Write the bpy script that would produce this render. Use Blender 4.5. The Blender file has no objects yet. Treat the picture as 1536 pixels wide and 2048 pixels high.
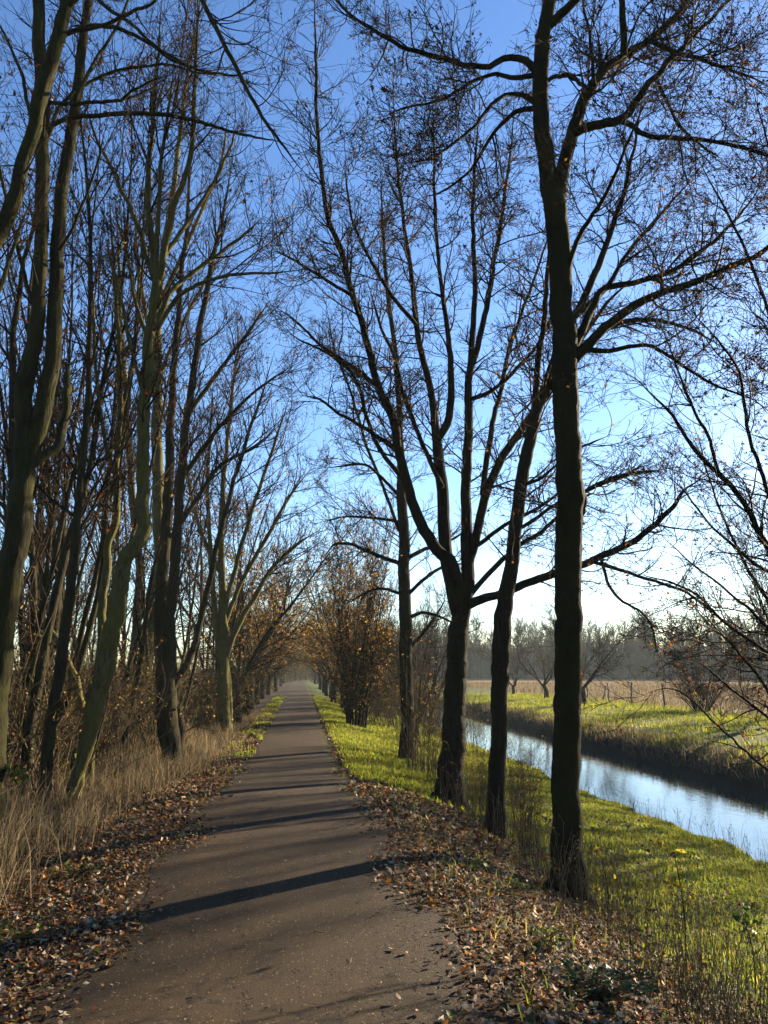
import bpy, math
import numpy as np
from mathutils import Vector, Matrix

rng = np.random.default_rng(11)
sc = bpy.context.scene
COL = sc.collection
HAZE = True

# ------------------------------------------------------------------ camera
CAM = np.array([0.0, 0.0, 1.7])
YAW, PITCH = math.radians(6.3), math.radians(12.0)
FPX = 1479.0                       # focal length in pixels of the 1536 x 2048 photograph
HF = np.array([math.sin(YAW), math.cos(YAW), 0.0])
RT = np.array([math.cos(YAW), -math.sin(YAW), 0.0])
FW = HF * math.cos(PITCH) + np.array([0, 0, math.sin(PITCH)])
UP = np.cross(RT, FW)
cd = bpy.data.cameras.new('camera')
cd.sensor_fit = 'VERTICAL'; cd.sensor_height = 36.0; cd.sensor_width = 27.0
cd.lens = FPX / 2048 * 36.0
cd.clip_start = 0.05; cd.clip_end = 6000
cam = bpy.data.objects.new('camera', cd); COL.objects.link(cam)
cam.location = CAM
cam.rotation_euler = (math.radians(90) + PITCH, 0, -YAW)
sc.camera = cam

SUN_AZ, SUN_EL = math.radians(57.0), math.radians(17.0)
SUN = np.array([math.sin(SUN_AZ) * math.cos(SUN_EL), math.cos(SUN_AZ) * math.cos(SUN_EL), math.sin(SUN_EL)])

def ray(px, py):
    return FW + RT * ((px - 768) / FPX) - UP * ((py - 1024) / FPX)

def pt(px, py, D):
    r = ray(px, py); t = D / float(r @ HF)
    return CAM + r * t, t

# ------------------------------------------------------------------ terrain
def ss(a, b, v):
    t = np.clip((v - a) / (b - a), 0, 1)
    return t * t * (3 - 2 * t)

WATER = -1.9
def path_z(y):
    return -0.4 * ss(9, 18, y)

_PX = np.array([-1.0, 0.93, 1.3, 1.9, 2.9, 4.4, 6.6, 7.9, 8.75, 9.8, 12.6, 13.4, 13.7, 14.05, 15.0, 20, 30, 60])
_PZ = np.array([0, 0, -.05, -.25, -.70, -1.12, -1.42, -1.66, -1.96, -2.6, -2.6, -2.25, -1.85, -1.46, -1.12, -.86, -1.0, -1.05])
def meander(y):
    return 0.22 * np.sin(y * 0.13 + 0.7) + 0.12 * np.sin(y * 0.41 + 2)

def gnoise(x, y):
    return (np.sin(x * 1.7 + y * 0.9) + np.sin(x * 0.8 - y * 1.3 + 2) + np.sin(x * 3.1 + y * 2.3 + 1) * .5
            + np.sin(x * 5.3 - y * 4.1) * .3) / 2.8

def ground_z(x, y):
    x = np.asarray(x, float); y = np.asarray(y, float)
    m = meander(y) * ss(4, 7.5, x)
    z = np.interp(x - m, _PX, _PZ)
    k = 1 - 0.42 * ss(9, 18, y) * (1 - ss(3.0, 6.5, x))
    z = np.where(x > 0, z * k, z)
    z = z + path_z(y) * (1 - ss(2.6, 6.5, x))
    u = -(x + 1.25)
    z = z - 0.10 * ss(0, 1.2, u) - 0.45 * ss(1.4, 6, u)
    off = ss(1.2, 2.2, x) + ss(0.1, 1.2, u)
    z = z + gnoise(x, y) * 0.045 * np.clip(off, 0, 1)
    shore = np.exp(-((x - 8.6) / .6) ** 2) + np.exp(-((x - 13.9) / .5) ** 2)
    z = z + shore * (gnoise(x * 2.6 + 5, y * 2.1) * .10 + np.sin(y * 1.9) * np.sin(y * .73 + 1) * .06)
    return z

def hit_ground(px, py):
    r = ray(px, py)
    t = np.arange(2, 400, 0.02)
    q = CAM[None] + r[None] * t[:, None]
    i = np.argmax(q[:, 2] < ground_z(q[:, 0], q[:, 1]))
    return q[i], t[i], float((q[i] - CAM) @ HF)

# ------------------------------------------------------------------ mesh helpers
class MB:
    """collects vertices and faces with a material index; build() links ONE object"""
    def __init__(self): self.V = []; self.F = []; self.M = []; self.n = 0
    def add(self, V, F, mi=0):
        V = np.asarray(V, np.float32).reshape(-1, 3)
        Fs = F if isinstance(F, list) else [F]
        for f in Fs:
            if len(f): self.F.append(np.asarray(f, np.int64) + self.n); self.M.append(mi)
        self.V.append(V); self.n += len(V)
    def data(self, name, mats, smooth=True):
        V = np.concatenate(self.V)
        me = bpy.data.meshes.new(name)
        me.vertices.add(len(V)); me.vertices.foreach_set('co', V.ravel())
        tot = sum(f.size for f in self.F); npoly = sum(len(f) for f in self.F)
        me.loops.add(tot); me.polygons.add(npoly)
        me.loops.foreach_set('vertex_index', np.concatenate([f.ravel() for f in self.F]).astype(np.int32))
        sizes = np.concatenate([np.full(len(f), f.shape[1]) for f in self.F])
        st = np.concatenate([[0], np.cumsum(sizes)[:-1]]).astype(np.int32)
        me.polygons.foreach_set('loop_start', st)
        me.polygons.foreach_set('material_index', np.concatenate([np.full(len(f), m) for f, m in zip(self.F, self.M)]).astype(np.int32))
        me.polygons.foreach_set('use_smooth', np.full(npoly, smooth))
        for m in mats: me.materials.append(m)
        me.update(calc_edges=True)
        return me
    def build(self, name, mats, parent=None, smooth=True):
        if not self.V: return None
        if not isinstance(mats, (list, tuple)): mats = [mats]
        o = bpy.data.objects.new(name, self.data(name, mats, smooth)); COL.objects.link(o)
        if parent is not None: o.parent = parent
        return o

def tag(o, label=None, cat=None, group=None, kind=None):
    if label: o['label'] = label
    if cat: o['category'] = cat
    if group: o['group'] = group
    if kind: o['kind'] = kind
    return o

def thing(name, label, cat, loc=(0, 0, 0), rz=0, group=None):
    o = bpy.data.objects.new(name, None); COL.objects.link(o)
    o.location = loc; o.rotation_euler = (0, 0, rz); o.empty_display_size = 0.2
    return tag(o, label, cat, group)

def dup(root, loc, rz, scale, label, group=None):
    r = root.copy(); COL.objects.link(r)
    r.location = loc; r.rotation_euler = (0, 0, rz); r.scale = scale
    r['label'] = label
    if group: r['group'] = group
    for ch in list(root.children):
        c = ch.copy(); COL.objects.link(c); c.parent = r
        for g in list(ch.children):
            d = g.copy(); COL.objects.link(d); d.parent = c
    return r

def norm(v):
    return v / np.maximum(np.linalg.norm(v, axis=-1, keepdims=True), 1e-9)

def tube(mb, P, R, sides, mi=0, cap=False, lump=0.0, lobe=None):
    """P (n,k,3), R (n,k): n swept tubes at once"""
    n, k, _ = P.shape
    if n == 0: return
    T = np.empty_like(P); T[:, 1:-1] = P[:, 2:] - P[:, :-2]; T[:, 0] = P[:, 1] - P[:, 0]; T[:, -1] = P[:, -1] - P[:, -2]
    T = norm(T)
    mt = np.abs(T.mean(1)); ax = np.eye(3)[np.argmin(mt, 1)]
    A = norm(np.cross(T, ax[:, None, :])); B = np.cross(T, A)
    th = np.arange(sides) / sides * 2 * math.pi
    rad = R[:, :, None] * np.ones(sides)
    if lobe is not None:
        rad = rad * (1 + lobe[:, :, None] * (np.cos(th * 4 + 1) * .6 + np.cos(th * 7 + 2.3) * .4))
    if lump:
        rad = rad * (1 + lump * rng.normal(size=rad.shape))
    V = P[:, :, None, :] + rad[..., None] * (np.cos(th)[:, None] * A[:, :, None, :] + np.sin(th)[:, None] * B[:, :, None, :])
    idx = np.arange(n * k * sides).reshape(n, k, sides)
    a = idx[:, :-1]; b = idx[:, 1:]
    F = np.stack([a, np.roll(a, -1, 2), np.roll(b, -1, 2), b], -1).reshape(-1, 4)
    Fs = [F]
    if cap: Fs.append(idx[:, -1, :].reshape(n, sides)); Fs.append(idx[:, 0, ::-1].reshape(n, sides))
    mb.add(V.reshape(-1, 3), Fs, mi)

def curve(P, R, K):
    """Catmull-Rom through the points, K samples evenly by chord"""
    P = np.asarray(P, float); R = np.asarray(R, float)
    d = np.concatenate([[0], np.cumsum(np.linalg.norm(np.diff(P, axis=0), axis=1))])
    u = np.linspace(0, d[-1], K)
    i = np.clip(np.searchsorted(d, u, side='right') - 1, 0, len(d) - 2)
    t = ((u - d[i]) / (d[i + 1] - d[i]))[:, None]
    p0 = P[np.maximum(i - 1, 0)]; p1 = P[i]; p2 = P[i + 1]; p3 = P[np.minimum(i + 2, len(P) - 1)]
    h = (d[i + 1] - d[i])[:, None]
    m1 = (p2 - p0) / np.maximum((d[i + 1] - d[np.maximum(i - 1, 0)])[:, None], 1e-6) * h
    m2 = (p3 - p1) / np.maximum((d[np.minimum(i + 2, len(P) - 1)] - d[i])[:, None], 1e-6) * h
    Q = (2*t**3-3*t**2+1)*p1 + (t**3-2*t**2+t)*m1 + (-2*t**3+3*t**2)*p2 + (t**3-t**2)*m2
    return Q, np.interp(u, d, R)

def spawn(P, R, dens, t0, t1, ln, lsd=.35, ltap=.5, ang=50, asd=12, up=.5, wig=.12, K=6, rr=.55, rmax=9, rmin=.003, bias=None):
    """children of n parent curves: returns (m,K,3), (m,K)"""
    n, k, _ = P.shape
    if n == 0: return np.zeros((0, K, 3)), np.zeros((0, K))
    L = np.linalg.norm(np.diff(P, axis=1), axis=2).sum(1)
    cnt = rng.poisson(np.maximum(dens * L * (t1 - t0), 0))
    pi = np.repeat(np.arange(n), cnt); m = len(pi)
    if m == 0: return np.zeros((0, K, 3)), np.zeros((0, K))
    t = rng.uniform(t0, t1, m); f = t * (k - 1); i = np.minimum(f.astype(int), k - 2); w = (f - i)[:, None]
    pos = P[pi, i] * (1 - w) + P[pi, i + 1] * w
    tan = norm(P[pi, i + 1] - P[pi, i])
    pr = R[pi, i] * (1 - w[:, 0]) + R[pi, i + 1] * w[:, 0]
    q = norm(np.cross(tan, norm(rng.normal(size=(m, 3)))))
    if bias is not None:
        q = norm(q + np.asarray(bias)); q = norm(q - (q * tan).sum(1, keepdims=True) * tan)
    a = np.radians(rng.normal(ang, asd, m))[:, None]
    d = norm(np.cos(a) * tan + np.sin(a) * q)
    le = ln * np.exp(rng.normal(0, lsd, m)) * (1 - ltap * t)
    out = np.empty((m, K, 3)); out[:, 0] = pos
    st = (le / (K - 1))[:, None]
    upv = np.array([0, 0, 1.0])
    drift = rng.normal(size=(m, 3)) * wig
    for j in range(1, K):
        out[:, j] = out[:, j - 1] + d * st
        d = norm(d + upv * up / K + drift * .5 + rng.normal(size=(m, 3)) * wig)
    r0 = np.clip(pr * rr * rng.uniform(.7, 1.1, m), rmin, rmax)
    tt = np.linspace(0, 1, K)
    rad = r0[:, None] * (1 - tt) + np.minimum(r0, rmin)[:, None] * .7 * tt
    return out, np.maximum(rad, rmin * .7)

def rot_random(n, flat=None):
    """n random orthonormal frames; flat = max tilt in radians from horizontal"""
    if flat is None:
        z = norm(rng.normal(size=(n, 3)))
    else:
        tl = np.abs(rng.normal(0, flat, n)); az = rng.uniform(0, 2 * math.pi, n)
        z = np.stack([np.sin(tl) * np.cos(az), np.sin(tl) * np.sin(az), np.cos(tl)], 1)
    x = norm(np.cross(z, norm(rng.normal(size=(n, 3))))); y = np.cross(z, x)
    return np.stack([x, y, z], 1)           # rows are axes

LEAF4 = np.array([[0, -.5, 0], [-.33, 0, .12], [0, .5, 0], [.33, 0, .12]])
def leaves(mb, pos, size, mi=0, shape='quad', flat=None, hang=False, narrow=1.0):
    n = len(pos)
    if n == 0: return
    M = rot_random(n, flat)
    if hang:
        y = norm(np.stack([rng.normal(0, .35, n), rng.normal(0, .35, n), -np.ones(n)], 1))
        x = norm(np.cross(y, norm(rng.normal(size=(n, 3))))); M = np.stack([x, y, np.cross(x, y)], 1)
    s = size * np.exp(np.clip(rng.normal(0, .45 if shape == 'oval' else .3, n), -1.2, .55))
    if shape == 'quad':
        T = LEAF4.copy(); T[:, 0] *= narrow
        if hang: T[:, 1] += .5
        T = np.broadcast_to(T, (n, 4, 3)).copy()
        F0 = np.array([[0, 2, 1], [0, 3, 2]]); k = 4
    else:
        if shape == 'lobed':
            r = np.array([.52, .24, .46, .22, .40, .16, .40, .22, .46, .24]) ; a = np.radians(np.array([90, 72, 45, 28, -2, -90, 182, 152, 135, 108]))
        else:
            a = np.radians(np.array([90, 45, 10, -30, -90, 210, 170, 135])); r = np.array([.5, .33, .27, .3, .46, .3, .27, .33])
        k = len(a) + 1
        T = np.zeros((n, k, 3))
        rr = r[None] * (1 + rng.normal(0, .12, (n, len(a))))
        T[:, 1:, 0] = rr * np.cos(a); T[:, 1:, 1] = rr * np.sin(a)
        c1 = rng.normal(.5, .7, n)[:, None]; c2 = rng.normal(.2, .6, n)[:, None]
        T[:, :, 2] = c1 * T[:, :, 0] ** 2 + c2 * T[:, :, 1] ** 2 + rng.normal(0, .3, n)[:, None] * T[:, :, 0] * T[:, :, 1] + rng.normal(0, .035, (n, k))
        i = np.arange(1, k); F0 = np.stack([np.zeros(k - 1, int), i, np.roll(i, -1)], 1)
    V = pos[:, None, :] + np.einsum('nki,nij->nkj', T * s[:, None, None], M)
    F = (F0[None] + (np.arange(n) * k)[:, None, None]).reshape(-1, 3)
    mb.add(V.reshape(-1, 3), F, mi)

def along(P, n, t0=.3, t1=1.0, jit=.01):
    """n random points on the curves P (weighted evenly)"""
    m, k, _ = P.shape
    if m == 0 or n == 0: return np.zeros((0, 3))
    pi = rng.integers(0, m, n); f = rng.uniform(t0, t1, n) * (k - 1); i = np.minimum(f.astype(int), k - 2); w = (f - i)[:, None]
    return P[pi, i] * (1 - w) + P[pi, i + 1] * w + rng.normal(0, jit, (n, 3))

def clumped(P, ncl, per, t0=.7, t1=1.0, jit=.03):
    c = along(P, ncl, t0, t1, .003)
    return np.repeat(c, per, 0) + rng.normal(0, jit, (len(c) * per, 3))

# ------------------------------------------------------------------ materials
def mat(name):
    m = bpy.data.materials.new(name); m.use_nodes = True
    nt = m.node_tree; nt.nodes.clear()
    out = nt.nodes.new('ShaderNodeOutputMaterial')
    return m, nt, out

def N(nt, typ, **kw):
    n = nt.nodes.new(typ)
    for k, v in kw.items():
        if k in n.inputs: n.inputs[k].default_value = v
        else: setattr(n, k, v)
    return n

def ramp(nt, stops, fac=None, interp='LINEAR'):
    r = nt.nodes.new('ShaderNodeValToRGB'); e = r.color_ramp.elements; r.color_ramp.interpolation = interp
    while len(e) > 1: e.remove(e[-1])
    e[0].position = stops[0][0]; e[0].color = (*stops[0][1], 1)
    for p, c in stops[1:]:
        x = e.new(p); x.color = (*c, 1)
    if fac is not None: nt.links.new(fac, r.inputs['Fac'])
    return r

def noise(nt, scale, detail=4, rough=.6, vec=None, dist=0):
    n = N(nt, 'ShaderNodeTexNoise'); n.inputs['Scale'].default_value = scale; n.inputs['Detail'].default_value = detail
    n.inputs['Roughness'].default_value = rough; n.inputs['Distortion'].default_value = dist
    if vec is not None: nt.links.new(vec, n.inputs['Vector'])
    return n

def mixc(nt, fac, a, b, blend='MIX'):
    m = nt.nodes.new('ShaderNodeMix'); m.data_type = 'RGBA'; m.blend_type = blend
    for sock, v in ((m.inputs[0], fac), (m.inputs[6], a), (m.inputs[7], b)):
        if isinstance(v, (int, float)): sock.default_value = v
        elif isinstance(v, tuple): sock.default_value = (*v, 1)
        else: nt.links.new(v, sock)
    return m.outputs[2]

def math_(nt, op, a, b=None, c=None, clamp=False):
    m = nt.nodes.new('ShaderNodeMath'); m.operation = op; m.use_clamp = clamp
    for i, v in enumerate((a, b, c)):
        if v is None: continue
        if isinstance(v, (int, float)): m.inputs[i].default_value = v
        else: nt.links.new(v, m.inputs[i])
    return m.outputs[0]

def maprange(nt, v, a, b, c=0, d=1):
    m = nt.nodes.new('ShaderNodeMapRange'); m.interpolation_type = 'SMOOTHSTEP'
    nt.links.new(v, m.inputs[0])
    for i, x in enumerate((a, b, c, d)): m.inputs[i + 1].default_value = x
    return m.outputs[0]

def bark(name, c0, c1, moss, mossy, bump=.35, scale=1.0):
    m, nt, out = mat(name)
    tc = N(nt, 'ShaderNodeTexCoord'); mp = N(nt, 'ShaderNodeMapping'); mp.inputs['Scale'].default_value = (1, 1, .22)
    nt.links.new(tc.outputs['Object'], mp.inputs['Vector'])
    n1 = noise(nt, 22 * scale, 6, .65, mp.outputs[0], .4)
    n2 = noise(nt, 2.2, 3, .6, tc.outputs['Object'])
    n3 = noise(nt, 9, 4, .6, tc.outputs['Object'])
    base = ramp(nt, [(.3, c0), (.68, c1)], n1.outputs[0]).outputs[0]
    lich = ramp(nt, [(.60, (0, 0, 0)), (.70, (1, 1, 1))], n3.outputs[0]).outputs[0]
    base = mixc(nt, math_(nt, 'MULTIPLY', lich, .12), base, (.11, .105, .07))
    mf = ramp(nt, [(.5 - mossy * .35, (0, 0, 0)), (.75 - mossy * .2, (1, 1, 1))], n2.outputs[0]).outputs[0]
    colr = mixc(nt, math_(nt, 'MULTIPLY', mf, .8), base, moss)
    b = N(nt, 'ShaderNodeBsdfPrincipled', Roughness=.85); b.inputs['Specular IOR Level'].default_value = .04
    nt.links.new(colr, b.inputs['Base Color'])
    n4 = noise(nt, 60 * max(scale, .3), 4, .7, mp.outputs[0])
    hh = math_(nt, 'ADD', n1.outputs[0], math_(nt, 'MULTIPLY', n4.outputs[0], .35))
    bp = N(nt, 'ShaderNodeBump', Strength=min(1, bump * 2.4), Distance=.05); nt.links.new(hh, bp.inputs['Height'])
    nt.links.new(bp.outputs[0], b.inputs['Normal'])
    nt.links.new(b.outputs[0], out.inputs[0])
    return m

def leafmat(name, stops, trans=.45, rough=.6, gloss=.0, translift=1.0, dim=.6, patch=None):
    """colour per leaf (per mesh island), part of the light passes through"""
    m, nt, out = mat(name)
    g = N(nt, 'ShaderNodeNewGeometry'); stops = [(p, tuple(v * dim for v in c)) for p, c in stops]; gloss *= .3
    c = ramp(nt, stops, g.outputs['Random Per Island'], 'CONSTANT' if len(stops) > 5 else 'LINEAR').outputs[0]
    if patch:
        tc = N(nt, 'ShaderNodeTexCoord'); p1 = noise(nt, .9, 4, .65, tc.outputs['Object'], .4)
        c = mixc(nt, ramp(nt, [(.42, (0, 0, 0)), (.66, (1, 1, 1))], p1.outputs[0]).outputs[0], c, patch)
    d = N(nt, 'ShaderNodeBsdfPrincipled', Roughness=rough); d.inputs['Specular IOR Level'].default_value = gloss
    t = N(nt, 'ShaderNodeBsdfTranslucent')
    nt.links.new(c, d.inputs['Base Color'])
    tcol = c if translift == 1 else mixc(nt, 1.0, c, (translift,) * 3, 'MULTIPLY')
    nt.links.new(tcol, t.inputs[0])
    mx = N(nt, 'ShaderNodeMixShader'); mx.inputs[0].default_value = trans
    nt.links.new(d.outputs[0], mx.inputs[1]); nt.links.new(t.outputs[0], mx.inputs[2])
    nt.links.new(mx.outputs[0], out.inputs[0])
    return m

M = {}
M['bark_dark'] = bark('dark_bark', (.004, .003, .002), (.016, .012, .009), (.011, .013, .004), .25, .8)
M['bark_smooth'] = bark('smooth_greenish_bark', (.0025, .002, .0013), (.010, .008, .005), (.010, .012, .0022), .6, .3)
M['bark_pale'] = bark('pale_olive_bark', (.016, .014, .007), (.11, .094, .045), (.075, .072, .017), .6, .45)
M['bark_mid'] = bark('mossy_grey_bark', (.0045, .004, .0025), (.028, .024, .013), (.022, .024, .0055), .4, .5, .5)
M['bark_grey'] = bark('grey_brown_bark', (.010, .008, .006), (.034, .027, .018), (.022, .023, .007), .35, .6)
M['twig'] = bark('dark_twig', (.006, .005, .0035), (.026, .018, .012), (.015, .014, .006), .2, 0)
M['twig_pale'] = bark('pale_twig', (.022, .016, .010), (.09, .068, .040), (.045, .04, .016), .3, 0)
M['seed'] = leafmat('dark_seed_bunch', [(0, (.03, .018, .010)), (.6, (.06, .032, .016)), (1, (.11, .045, .02))], .25)
M['leaf_red'] = leafmat('russet_leaf', [(0, (.10, .035, .015)), (.5, (.19, .065, .02)), (.8, (.28, .11, .025)), (1, (.3, .17, .04))], .45)
M['leaf_orange'] = leafmat('orange_leaf', [(0, (.2, .07, .018)), (.5, (.36, .15, .02)), (1, (.42, .24, .04))], .5)
M['leaf_brown'] = leafmat('brown_leaf', [(0, (.10, .055, .018)), (.5, (.21, .115, .028)), (.8, (.32, .19, .04)), (1, (.36, .26, .06))], .6, translift=1.25, dim=.78)
M['leaf_yellow'] = leafmat('yellowing_leaf', [(0, (.18, .15, .02)), (.5, (.32, .24, .03)), (1, (.36, .34, .05))], .5)
M['leaf_green'] = leafmat('green_leaf', [(0, (.035, .06, .015)), (.6, (.07, .12, .02)), (1, (.16, .2, .03))], .4, .5, .3)
M['leaf_dark_green'] = leafmat('dark_green_leaf', [(0, (.018, .04, .02)), (1, (.035, .075, .03))], .25, .5, .3)
M['litter'] = leafmat('fallen_leaf', dim=.78, stops=[(0, (.03, .018, .009)), (.22, (.08, .05, .025)), (.38, (.20, .145, .08)), (.5, (.12, .068, .03)),
                                      (.60, (.32, .23, .14)), (.70, (.20, .08, .022)), (.78, (.38, .15, .025)), (.84, (.17, .045, .015)), (.88, (.42, .34, .24)), (.96, (.07, .10, .03))], trans=.2, rough=.65, gloss=.25)
M['crumb'] = leafmat('leaf_crumb', [(0, (.05, .035, .022)), (.5, (.16, .11, .065)), (1, (.34, .26, .17))], .1, .7, .2)
M['grass'] = leafmat('green_grass', [(0, (.04, .062, .008)), (.45, (.095, .125, .010)), (.85, (.17, .18, .014)), (1, (.26, .20, .05))], .5, .55, .2, 1.4, dim=1.1, patch=(.09, .092, .013))
M['dry_grass'] = leafmat('dry_straw', [(0, (.05, .036, .022)), (.4, (.17, .125, .07)), (.85, (.38, .29, .165)), (1, (.18, .16, .06))], .35, .6, .2)
M['stem_dry'] = leafmat('dry_stem', [(0, (.08, .05, .028)), (.6, (.2, .135, .07)), (1, (.34, .25, .13))], .15, .7, .1)

def ground_material():
    m, nt, out = mat('ground')
    tc = N(nt, 'ShaderNodeTexCoord'); sp = N(nt, 'ShaderNodeSeparateXYZ'); nt.links.new(tc.outputs['Object'], sp.inputs[0])
    X, Y = sp.outputs[0], sp.outputs[1]
    nb = noise(nt, .6, 4, .6, tc.outputs['Object']); nf = noise(nt, 14, 6, .7, tc.outputs['Object']); nm = noise(nt, 3, 5, .65, tc.outputs['Object'])
    wob = math_(nt, 'MULTIPLY', math_(nt, 'SUBTRACT', nb.outputs[0], .5), 2.4)
    Xw = math_(nt, 'ADD', X, wob)
    soil = ramp(nt, [(.3, (0.0140, 0.0090, 0.0060)), (.55, (0.0350, 0.0225, 0.0135)), (.75, (0.0700, 0.0450, 0.0250))], nf.outputs[0]).outputs[0]
    green = ramp(nt, [(.3, (0.0150, 0.0225, 0.0060)), (.5, (0.0300, 0.0425, 0.0080)), (.72, (0.0550, 0.0625, 0.0150))], nm.outputs[0]).outputs[0]
    field = ramp(nt, [(.3, (0.0850, 0.0600, 0.0300)), (.5, (0.1250, 0.0925, 0.0500)), (.75, (0.1550, 0.1200, 0.0700))], nb.outputs[0]).outputs[0]
    mud = ramp(nt, [(.3, (0.0075, 0.0060, 0.0045)), (.7, (0.0225, 0.0170, 0.0110))], nf.outputs[0]).outputs[0]
    fgreen = maprange(nt, Xw, 2.6, 3.8)
    fverge = math_(nt, 'MULTIPLY', maprange(nt, Y, 13.5, 18), maprange(nt, Xw, .6, 1.4))
    g = math_(nt, 'MAXIMUM', fgreen, fverge)
    c = mixc(nt, g, soil, green)
    zz = sp.outputs[2]
    low = maprange(nt, zz, -1.2, -1.4)
    far = math_(nt, 'MULTIPLY', maprange(nt, X, 11, 12), math_(nt, 'LESS_THAN', X, 15.5))
    c = mixc(nt, math_(nt, 'MULTIPLY', low, far), c, mud)
    c = mixc(nt, maprange(nt, zz, -1.86, -1.98), c, mud)
    c = mixc(nt, maprange(nt, Xw, 24.5, 26.5), c, field)
    c = mixc(nt, maprange(nt, Xw, -9, -14), c, field)
    b = N(nt, 'ShaderNodeBsdfPrincipled', Roughness=.95); b.inputs['Specular IOR Level'].default_value = .1
    nt.links.new(c, b.inputs['Base Color'])
    bp = N(nt, 'ShaderNodeBump', Strength=.8, Distance=.05); nt.links.new(nf.outputs[0], bp.inputs['Height']); nt.links.new(bp.outputs[0], b.inputs['Normal'])
    nt.links.new(b.outputs[0], out.inputs[0])
    return m

def path_material():
    m, nt, out = mat('worn_asphalt')
    tc = N(nt, 'ShaderNodeTexCoord'); sp = N(nt, 'ShaderNodeSeparateXYZ'); nt.links.new(tc.outputs['Object'], sp.inputs[0])
    nb = noise(nt, .9, 5, .6, tc.outputs['Object']); nm = noise(nt, 7, 5, .65, tc.outputs['Object']); nf = noise(nt, 170, 4, .8, tc.outputs['Object'])
    vo = N(nt, 'ShaderNodeTexVoronoi'); vo.inputs['Scale'].default_value = 95; nt.links.new(tc.outputs['Object'], vo.inputs['Vector'])
    v2 = N(nt, 'ShaderNodeTexVoronoi'); v2.inputs['Scale'].default_value = 34; nt.links.new(tc.outputs['Object'], v2.inputs['Vector'])
    base = ramp(nt, [(.28, (0.0114, 0.0066, 0.0027)), (.5, (0.0215, 0.0132, 0.0055)), (.72, (0.0367, 0.0232, 0.0100))], nb.outputs[0]).outputs[0]
    base = mixc(nt, .45, base, ramp(nt, [(.3, (0.0083, 0.0055, 0.0027)), (.7, (0.0253, 0.0171, 0.0084))], nm.outputs[0]).outputs[0])
    base = mixc(nt, .6, base, ramp(nt, [(.32, (.35, .35, .35)), (.68, (1.6, 1.6, 1.6))], nf.outputs[0]).outputs[0], 'MULTIPLY')
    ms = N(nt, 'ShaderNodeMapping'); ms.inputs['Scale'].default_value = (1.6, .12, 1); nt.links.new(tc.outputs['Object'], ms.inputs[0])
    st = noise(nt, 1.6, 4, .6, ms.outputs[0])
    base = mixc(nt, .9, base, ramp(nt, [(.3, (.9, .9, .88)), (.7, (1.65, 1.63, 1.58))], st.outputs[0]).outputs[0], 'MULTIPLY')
    fleck = ramp(nt, [(.0, (1, 1, 1)), (.16, (1, 1, 1)), (.22, (0, 0, 0))], v2.outputs['Distance']).outputs[0]
    rc = N(nt, 'ShaderNodeSeparateColor'); nt.links.new(v2.outputs['Color'], rc.inputs[0])
    keep = math_(nt, 'GREATER_THAN', rc.outputs[0], .62)
    base = mixc(nt, math_(nt, 'MULTIPLY', math_(nt, 'MULTIPLY', fleck, keep), .75), base, (.15, .115, .075))
    v3 = N(nt, 'ShaderNodeTexVoronoi'); v3.feature = 'DISTANCE_TO_EDGE'; v3.inputs['Scale'].default_value = .9
    wv = nt.nodes.new('ShaderNodeVectorMath'); wv.operation = 'MULTIPLY_ADD'; nt.links.new(nm.outputs[1], wv.inputs[0]); wv.inputs[1].default_value = (.35, .35, 0); nt.links.new(tc.outputs['Object'], wv.inputs[2]); nt.links.new(wv.outputs[0], v3.inputs['Vector'])
    crack = math_(nt, 'MULTIPLY', math_(nt, 'LESS_THAN', v3.outputs['Distance'], .006), math_(nt, 'GREATER_THAN', nb.outputs[0], .5))
    base = mixc(nt, math_(nt, 'MULTIPLY', crack, .8), base, (.006, .005, .004))
    # moss creeping in from the right-hand edge further on, soil at both edges
    ed = math_(nt, 'ADD', sp.outputs[0], math_(nt, 'MULTIPLY', math_(nt, 'SUBTRACT', nm.outputs[0], .5), .5))
    moss = math_(nt, 'MULTIPLY', maprange(nt, ed, .62, .88), maprange(nt, sp.outputs[1], 8.5, 12))
    base = mixc(nt, math_(nt, 'MULTIPLY', moss, .8), base, (.05, .055, .009))
    e2 = math_(nt, 'MAXIMUM', maprange(nt, ed, .72, .95), maprange(nt, ed, -.9, -1.2))
    base = mixc(nt, math_(nt, 'MULTIPLY', e2, .5), base, (.018, .012, .008))
    b = N(nt, 'ShaderNodeBsdfPrincipled', Roughness=.8); b.inputs['Specular IOR Level'].default_value = .12
    nt.links.new(base, b.inputs['Base Color'])
    h = math_(nt, 'ADD', math_(nt, 'MULTIPLY', vo.outputs['Distance'], .25), nf.outputs[0])
    bp = N(nt, 'ShaderNodeBump', Strength=.75, Distance=.012); nt.links.new(h, bp.inputs['Height']); nt.links.new(bp.outputs[0], b.inputs['Normal'])
    nt.links.new(b.outputs[0], out.inputs[0])
    return m

def water_material():
    m, nt, out = mat('river_water')
    tc = N(nt, 'ShaderNodeTexCoord'); mp = N(nt, 'ShaderNodeMapping'); mp.inputs['Scale'].default_value = (1.0, .45, 1)
    nt.links.new(tc.outputs['Object'], mp.inputs[0])
    n1 = noise(nt, 5.5, 5, .6, mp.outputs[0], .5); n2 = noise(nt, .5, 3, .5, mp.outputs[0])
    b = N(nt, 'ShaderNodeBsdfPrincipled', Roughness=.03, IOR=2.1)
    b.inputs['Base Color'].default_value = (.02, .026, .022, 1)
    h = math_(nt, 'MULTIPLY', n1.outputs[0], math_(nt, 'ADD', n2.outputs[0], .1))
    bp = N(nt, 'ShaderNodeBump', Strength=.10, Distance=.05); nt.links.new(h, bp.inputs['Height']); nt.links.new(bp.outputs[0], b.inputs['Normal'])
    nt.links.new(b.outputs[0], out.inputs[0])
    return m

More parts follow.
